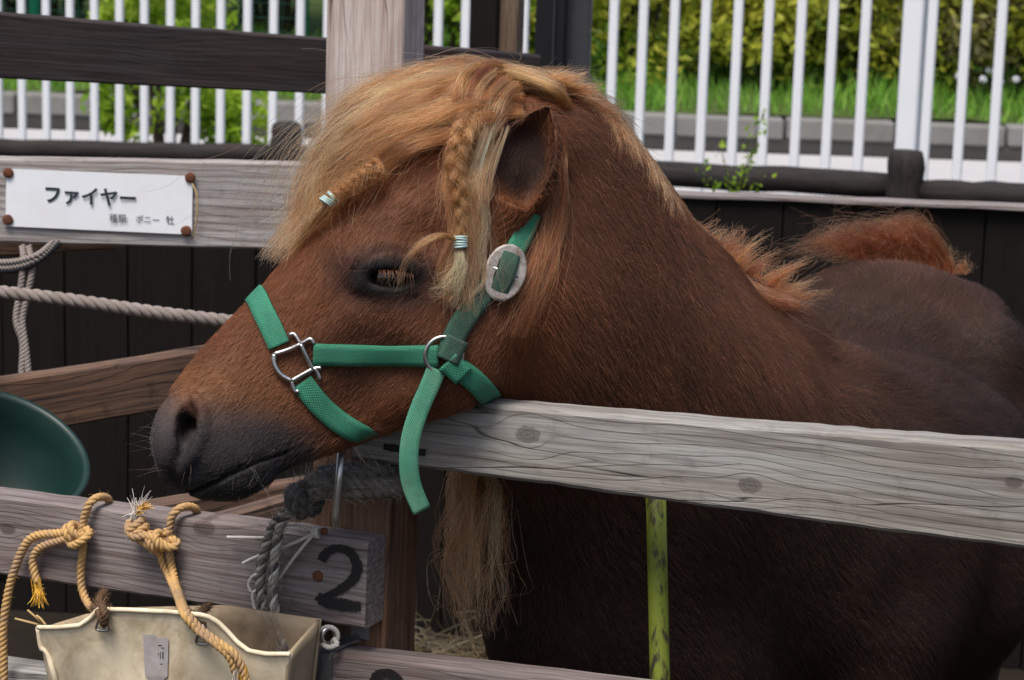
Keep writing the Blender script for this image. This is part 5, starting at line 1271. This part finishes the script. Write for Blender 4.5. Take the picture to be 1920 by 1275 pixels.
# right yellow rope
yr = empty('yellow_rope', fp(300, 1010, .012), 'yellow rope with a doubled knot and white frayed end, trailing down over the bucket', 'rope')
rope_obj('loop', [fp(360, 968, -.046), fp(368, 956, -.026), fp(354, 950, -.010), fp(334, 955, .006), fp(322, 970, .010), fp(318, 995, .010), fp(314, 1020, .012)], R1, PT, M['yrope'], yr)
rope_obj('hanging_part', [fp(316, 1015, .012), fp(318, 1040, .010), fp(324, 1070, .010), fp(330, 1098, .030), fp(338, 1120, .09), fp(348, 1146, .138), fp(374, 1178, .140), fp(410, 1205, .138), fp(440, 1228, .135), fp(458, 1262, .130), fp(466, 1300, .130)], R1, PT, M['yrope'], yr)
rope_obj('hanging_part', [fp(296, 1026, .014), fp(304, 1054, .010), fp(316, 1080, .011), fp(326, 1102, .034), fp(334, 1122, .095), fp(344, 1150, .142), fp(368, 1180, .142), fp(404, 1208, .140), fp(430, 1232, .136), fp(440, 1258, .132), fp(444, 1275, .130)], R1*.9, PT, M['yrope'], yr)
rope_obj('knot', coil(fp(258, 990, .018), FD*.6-.8*Z_, .0088, 2.1, .016), R1, PT, M['yrope'], yr)
rope_obj('knot', coil(fp(296, 1014, .018), FD+.3*Z_, .0085, 2.3, .022, 44, 1.0), R1, PT, M['yrope'], yr)
rope_obj('knot', [fp(244, 976, .016), fp(240, 992, .024), fp(252, 1006, .028), fp(272, 1004, .026), fp(290, 1010, .024), fp(316, 1026, .020), fp(332, 1022, .014), fp(326, 1012, .012), fp(306, 1014, .010)], R1, PT, M['yrope'], yr)
rope_obj('knot', [fp(258, 1010, .020), fp(272, 1018, .022), fp(288, 1030, .018), fp(300, 1034, .016)], R1, PT, M['yrope'], yr)
fray('frayed_end', fp(252, 968, .016), Z_+.35*FD, 70, .018, WC, yr, .0004, .4); fray('frayed_end', fp(262, 956, .016), Z_*.6+.8*FD, 70, .011, YC, yr, .0005, .3)
fray('frayed_strand', fp(455, 1258, .132), np.array([.1, 0, -1]), 40, .03, YC, yr, .0005, .2); fray('frayed_strand', fp(444, 1262, .132), np.array([-.1, 0, -1]), 26, .03, WC, yr, .0004, .2)
for e_ in (yl, yr):
    for o in list(e_.children):
        if o.name.split('.')[0] in ('loop', 'hanging_part', 'long_tail', 'short_tail', 'knot') and o.type == 'MESH':
            mv = np.array([v.co for v in o.data.vertices])[RNG.integers(0, len(o.data.vertices), 160)]; d_ = RNG.normal(size=mv.shape); d_ /= np.linalg.norm(d_, axis=1)[:, None]; l_ = RNG.uniform(.002, .006, (160, 1))
            hair_obj('fibres', np.stack([mv, mv+d_*l_*.5, mv+d_*l_+RNG.normal(size=mv.shape)*.001], 1), np.tile(np.array([[.55, .36, .15]]), (160, 1)), .00012, .00006, M['coathair'], e_)
# thick grey rope crossing on the left
gr = empty('grey_rope', P(200, 570, 3.25), 'thick twisted grey rope stretched behind the pony\'s nose', 'rope')
rope_obj('twist', [P(-60, 541, 3.2), P(120, 561, 3.2), P(300, 587, 3.22), P(470, 607, 3.25)], .0092, .044, M['grope'], gr, 120, per=14)
hr = empty('hanging_cord', P(48, 600, 3.5), 'doubled thin grey cord hanging below the sign rail', 'cord')
rope_obj('cord', [P(42, 462, 3.62), P(44, 490, 3.6), P(38, 545, 3.6), P(30, 600, 3.6), P(42, 645, 3.6), P(40, 705, 3.6)], .0052, .018, M['grope'], hr)
rope_obj('cord', [P(54, 462, 3.62), P(60, 505, 3.6), P(52, 550, 3.6), P(42, 600, 3.6), P(48, 650, 3.6), P(54, 705, 3.6)], .0052, .018, M['grope'], hr)
for k in range(4): rope_obj('coil', [P(-20, 492+k*5, 3.62), P(30, 490+k*5, 3.6), P(70, 478+k*4, 3.59), P(100+k*4, 455, 3.62)], .005, .018, M['darkcord'] if k % 2 else M['grope'], hr)
# frayed black and grey rope round the post
fr_ = empty('frayed_rope', fp(600, 930, .01), 'frayed black and grey rope bound round the post and trailing down', 'rope')
o_ = .015
binds = [[fp(556, 925, .012), fp(590, 900, .018), fp(630, 890, .018), fp(680, 888, .010), fp(740, 895, -.02), fp(760, 905, -.05)],
         [fp(560, 945, .018), fp(600, 922, .026), fp(640, 920, .024), fp(690, 920, .014), fp(735, 918, -.01), fp(756, 915, -.05)],
         [fp(575, 905, .010), fp(620, 908, .030), fp(660, 906, .024), fp(710, 908, .006), fp(750, 900, -.03)],
         [fp(598, 888, .004), fp(640, 884, .006), fp(690, 880, .004), fp(730, 884, -.012), fp(758, 892, -.05)]]
FC = [(.26, .225, .185), (.04, .038, .04), (.36, .32, .26), (.11, .095, .085)]; M['frope3'] = ropemat('frayed brown grey rope', (.24, .205, .17), (.10, .088, .08), (.03, .028, .03), .5)
for i, b in enumerate(binds):
    rope_obj('binding', b, .0086, .028, M['frope3'] if i != 3 else M['frope'], fr_, 80); fuzz('fibres', b, .009, 420, .012, None, fr_, FC)
knt = coil(fp(566, 938, .022), FD+Z_*.4, .012, 2.2, .022); rope_obj('knot', knt, .0085, .028, M['frope'], fr_, 80); fuzz('fibres', knt, .009, 420, .012, None, fr_, FC)
t1 = [fp(570, 945, .026), fp(540, 960, .026), fp(514, 985, .022), fp(498, 1030, .020), fp(488, 1080, .018), fp(492, 1130, .018), fp(512, 1180, .022), fp(530, 1225, .026), fp(556, 1295, .026)]
t2 = [fp(560, 950, .030), fp(532, 972, .026), fp(520, 1010, .024), fp(514, 1070, .022), fp(512, 1120, .022), fp(524, 1170, .024), fp(536, 1215, .028), fp(552, 1265, .028), fp(562, 1300, .028)]
for tpath, m_, rr in ((t1, 'frope', .0054), (t2, 'frope2', .0050)):
    c_ = catmull(tpath, 120); d_ = np.r_[0, np.cumsum(np.linalg.norm(np.diff(c_, axis=0), axis=1))]; s_ = np.linspace(0, d_[-1], 130); cc_ = np.stack([np.interp(s_, d_, c_[:, k]) for k in range(3)], 1); t_, N_, B_ = frames_along(cc_)
    for k in range(4):
        a_ = 2*math.pi*(s_/.03+k/4); v, f = tube_arrays(cc_+rr*.6*(np.cos(a_)[:, None]*N_+np.sin(a_)[:, None]*B_), rr*.5, 7); mesh_obj('trailing_strand', v, f, M[('frope2', 'frope', 'frope2', 'frope')[k] if m_ == 'frope' else ('frope2', 'twine', 'frope', 'frope2')[k]], fr_, True)
    fuzz('fibres', tpath, rr, 600, .010, None, fr_, FC)
for pth in ([fp(490, 1075, .02), fp(474, 1080, .022), fp(466, 1096, .022), fp(470, 1110, .022)], [fp(486, 1105, .02), fp(474, 1112, .022), fp(476, 1135, .022), fp(482, 1152, .024)]):
    rope_obj('loose_strand', pth, .0018, .008, M['twine'], fr_, 40)
# spike through the rope
a, b = fp(641, 838, .044), fp(630, 966, .050); d = unit(b-a); v, f = tube_arrays([a, a+(b-a)*.5, b, b+d*.010, b+d*.017], [.0042, .0042, .0040, .0030, .0003], 12)
tag(mesh_obj('steel_spike', v, f, M['steel'], None, True), 'pointed steel spike pushed down through the frayed rope', 'spike')
# white twine tied to a nail
tw = empty('white_twine', fp(592, 1000, .003), 'white twine knotted to the nail beside the painted two', 'twine')
hub = fp(592, 998, .008)
for pth in ([hub, fp(570, 988, .012), fp(544, 984, .012), fp(528, 988, .01)], [fp(520, 1008, .012), fp(480, 1008, .012), fp(426, 1007, .010)], [hub, fp(560, 1014, .012), fp(520, 1030, .012), fp(480, 1044, .012), fp(455, 1056, .010)], [hub, fp(572, 1020, .012), fp(548, 1050, .012), fp(524, 1084, .012)]):
    rope_obj('strand', pth, .0017, .0062, M['twine'], tw, 60)
rope_obj('knot', coil(hub, FD, .0045, 2, .007), .0022, .0085, M['twine'], tw, 50); nail(fp(608, 996, .006), FN+.4*FD, .0042, M['rust'], tw, 'nail_head')
te = empty('white_twine', fp(570, 1195, .008), 'white twine looped through the eye bolt under the painted two', 'twine')
for k, pth in enumerate(([fp(536, 1182, .02), fp(560, 1192, .014), fp(585, 1196, .010), fp(606, 1196, .010)], [fp(534, 1186, .02), fp(560, 1196, .016), fp(590, 1202, .012), fp(612, 1210, .010)])): rope_obj('strand', pth, .0026, .009, M['twine'], te, 60)
rope_obj('loop', coil(fp(616, 1192, .006), FD*.4+FN, .0098, 1.05, .004), .0026, .009, M['twine'], te, 60); rope_obj('loop', [fp(602, 1206, .012), fp(616, 1214, .014), fp(632, 1208, .010), fp(626, 1198, .004)], .0028, .009, M['twine'], te, 40)

# ------------------------------------------------------------------ green tub behind the rail
tub = empty('green_tub', P(0, 900, 2.93), 'dark green plastic feed tub tilted behind the rail with yellow ropes', 'tub')
c = P(-14, 846, 2.92); nrm = unit(-ray(0, 850)*.50+U_*.74+R_*.24)     # opening leans up and towards the camera
a1 = unit(np.cross(nrm, U_)); b1 = np.cross(nrm, a1); vs, fs = [], []; sg = 64
prof = [(.1195, .003), (.1215, .000), (.1205, -.005), (.117, -.006), (.113, -.03), (.095, -.13), (.06, -.134), (.0, -.134), (.0, -.130), (.058, -.130), (.091, -.126), (.1085, -.03), (.1115, -.003), (.1145, .002)]
for (r, h) in prof:
    for k in range(sg): t = 2*math.pi*k/sg; vs.append(c+nrm*h+r*(math.cos(t)*a1+math.sin(t)*b1))
m = len(prof)
for i in range(m):
    for k in range(sg): fs.append((i*sg+k, i*sg+(k+1) % sg, ((i+1) % m)*sg+(k+1) % sg, ((i+1) % m)*sg+k))
mesh_obj('bowl', vs, fs, M['tub'], tub, True)
rope_obj('rim_cord', [c+nrm*.006+.119*(math.cos(t)*a1+math.sin(t)*b1) for t in np.linspace(rad(55), rad(125), 20)], .0045, .014, M['darkcord'], tub, 60)
# ------------------------------------------------------------------ cream feed bucket hung on the fence
bk = empty('feed_bucket', fp(300, 1330, .06), 'dirty cream rubber feed bucket hung under the rail with yellow ropes', 'bucket')
def sheetgrid(topf, botf, nu, nv, mat, name, thick=.004, nvec=FN):
    vs, fs = [], []
    for side in (0, 1):
        for i in range(nu+1):
            for j in range(nv+1):
                u, v_ = i/nu, j/nv; t, b = topf(u), botf(u); p = t*(1-v_)+b*v_+nvec*(.004*math.sin(v_*7+u*9)*v_); vs.append(p-nvec*thick*side)
    K = (nu+1)*(nv+1); ix = lambda s, i, j: s*K+i*(nv+1)+j
    for i in range(nu):
        for j in range(nv):
            fs += [(ix(0, i, j), ix(0, i, j+1), ix(0, i+1, j+1), ix(0, i+1, j)), (ix(1, i, j), ix(1, i+1, j), ix(1, i+1, j+1), ix(1, i, j+1))]
    for i in range(nu): fs += [(ix(0, i, 0), ix(0, i+1, 0), ix(1, i+1, 0), ix(1, i, 0)), (ix(0, i+1, nv), ix(0, i, nv), ix(1, i, nv), ix(1, i+1, nv))]
    for j in range(nv): fs += [(ix(0, 0, j+1), ix(0, 0, j), ix(1, 0, j), ix(1, 0, j+1)), (ix(0, nu, j), ix(0, nu, j+1), ix(1, nu, j+1), ix(1, nu, j))]
    return mesh_obj(name, vs, fs, mat, bk, True)
TX = [72, 110, 150, 168, 185, 240, 320, 376, 392, 410, 428, 446, 468, 500, 545]; TY = [1176, 1176, 1172, 1160, 1142, 1143, 1147, 1152, 1156, 1166, 1184, 1204, 1220, 1226, 1226]
FO = .125
def crease(u, v_=0): return .006*math.sin(u*11+1)+.004*math.sin(u*23)+.003*math.sin(u*5+v_*4)
def ftop(u): x = 72+(545-72)*u; return fp(x, np.interp(x, TX, TY), FO+crease(u))
def fbot(u): x = 118+(520-118)*u; return fp(x, 1420, FO-.03)
sheetgrid(ftop, fbot, 60, 14, M['cream'], 'front_panel')
v, f = tube_arrays([ftop(u)+FN*.001 for u in np.linspace(0, 1, 80)], .0026, 8); mesh_obj('rolled_rim', v, f, M['cream'], bk, True)
v, f = tube_arrays([fp(72, 1176, FO), fp(78, 1215, FO), fp(88, 1222, FO), fp(100, 1262, FO), fp(112, 1310, FO-.01)], .0032, 8, 20); mesh_obj('side_seam', v, f, M['cream'], bk, True)
def btop(u): x = 95+(600-95)*u; return fp(x, np.interp(x, [95, 160, 250, 420, 600], [1172, 1152, 1140, 1136, 1162]), .03)
def bbot(u): x = 130+(570-130)*u; return fp(x, 1430, .03)
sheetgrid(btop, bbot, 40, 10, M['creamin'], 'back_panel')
def lt(u): return ftop(0)*(1-u)+btop(0)*u
def lb_(u): return fbot(0)*(1-u)+bbot(0)*u
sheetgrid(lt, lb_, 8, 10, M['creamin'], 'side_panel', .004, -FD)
def rt(u): return ftop(1)*(1-u)+btop(1)*u
def rb(u): return fbot(1)*(1-u)+bbot(1)*u
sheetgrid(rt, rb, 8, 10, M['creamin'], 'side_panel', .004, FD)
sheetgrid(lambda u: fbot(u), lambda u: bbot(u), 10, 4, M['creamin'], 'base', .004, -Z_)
# sticker with worn print
vs = []; stx = [(268, 1190), (292, 1190), (296, 1196), (316, 1196), (314, 1268), (296, 1285), (272, 1268)]
def bsurf(x, y):
    u = (x-72)/473; v_ = max(0, (y-1145))/275; return fp(x, y, FO+.0016+crease(u)*(1-v_)-.03*v_+.004*math.sin(v_*7+u*9)*v_)
mesh_obj('sticker', [bsurf(a, b) for a, b in stx], [tuple(range(len(stx)))], M['sticker'], bk)
for i, (x0, y0, w_, h_) in enumerate([(288, 1222, 2, 15), (292, 1221, 1.3, 14), (296, 1224, 3, 13), (301, 1222, 1.4, 13), (305, 1222, 2, 13), (281, 1224, 1.5, 9), (276, 1229, 2, 7), (297, 1209, 7, 1.5), (303, 1214, 5, 1.5), (272, 1236, 6, 1.5), (300, 1244, 6, 1.5)]):
    mesh_obj('print', [bsurf(x0, y0)+FN*.0006, bsurf(x0+w_, y0)+FN*.0006, bsurf(x0+w_, y0+h_)+FN*.0006, bsurf(x0, y0+h_)+FN*.0006], [(0, 1, 2, 3)], M['ink'], bk)
# triangular wire loops and brown cord
for cx, cy in ((197, 1158), (384, 1183)):
    tri_ = [(cx-2, cy-12), (cx-12, cy+16), (cx-6, cy+22), (cx+10, cy+22), (cx+12, cy+14), (cx+3, cy-10), (cx-2, cy-12)]
    v, f = tube_arrays([bsurf(a, b)+FN*.004 for a, b in tri_], .0016, 8, 40); mesh_obj('wire_loop', v, f, M['steel'], bk, True)
for pth in ([fp(180, 1144, .035), fp(186, 1126, .05), fp(196, 1110, .02)], [fp(176, 1138, .06), fp(184, 1146, .12), fp(192, 1160, .135), fp(196, 1172, .13)], [fp(184, 1130, .06), fp(194, 1142, .13), fp(197, 1170, .134)], [fp(356, 1150, .06), fp(372, 1158, .12), fp(384, 1172, .13)], [fp(392, 1134, .05), fp(376, 1150, .11), fp(372, 1164, .132)]):
    ro = rope_obj('cord', pth, .0042, .013, M['browncord'], bk, 40); fuzz('cord_fibres', pth, .004, 160, .008, None, bk, [(.2, .12, .06), (.1, .06, .03)])
for pth in ([fp(88, 1176, .09), fp(60, 1168, .1), fp(28, 1160, .1)], [fp(84, 1176, .09), fp(70, 1160, .1), fp(52, 1144, .1)], [fp(86, 1172, .1), fp(76, 1160, .1), fp(68, 1154, .1)]):
    v, f = tube_arrays(pth, .0013, 5, 10); tag(mesh_obj('straw_stalk', v, f, M['straw'], None, True), 'straw stalk sticking out of the cream feed bucket', 'straw', 'straw stalks in the bucket')
# ------------------------------------------------------------------ straw on the pen floor and on the ground
n = 7000
px = np.r_[RNG.uniform(-.45, .35, n//2), RNG.uniform(-.35, .1, n-n//2)]; py = np.r_[RNG.uniform(2.75, 4.3, n//2), RNG.uniform(2.7, 3.3, n-n//2)]; pz = np.abs(RNG.normal(size=n))*.05+.01
b = np.stack([px, py, pz], 1); d = RNG.normal(size=(n, 3))*np.array([1, 1, .25]); d /= np.linalg.norm(d, axis=1)[:, None]; l = RNG.uniform(.04, .13, (n, 1))
pts = np.stack([b-d*l, b+RNG.normal(size=(n, 3))*.006, b+d*l], 1); pts[..., 2] = np.maximum(pts[..., 2], .004)
so_ = hair_obj('straw', pts, np.array([.36, .27, .15])*np.exp(RNG.normal(size=(n, 1))*.5), .0016, .0012, M['hair'], None, 'stuff')
tag(so_, 'loose straw strewn over the dark pen floor', 'straw')
# weeds on the log barrier
wd_ = empty('weed', P(1385, 350, 7.4)*np.array([1, 1, 0]), 'thin weed with small leaves growing up past the log barrier', 'weed')
for i, (xs, xe, ye) in enumerate(((1340, 1325, 300), (1368, 1352, 262), (1385, 1420, 222), (1392, 1405, 248), (1380, 1432, 205), (1372, 1322, 330), (1400, 1440, 322))):
    bse = P(xs, 370, 7.35); bse2 = np.array([bse[0], bse[1], 0]); tp = P(xe, ye, 7.35); pth = catmull([bse2, bse, (bse+tp)/2+R_*RNG.normal()*.01, tp], 24)
    v, f = tube_arrays(pth, np.linspace(.0028, .001, 24), 5); mesh_obj('stem', v, f, M['leafbrown'], wd_)
    m = 26; k = RNG.integers(13, 24, m); leaf_cloud('leaves', pth[k]+RNG.normal(size=(m, 3))*.012, M['leafbright'], wd_, .013, RNG.uniform(.1, .6, m))
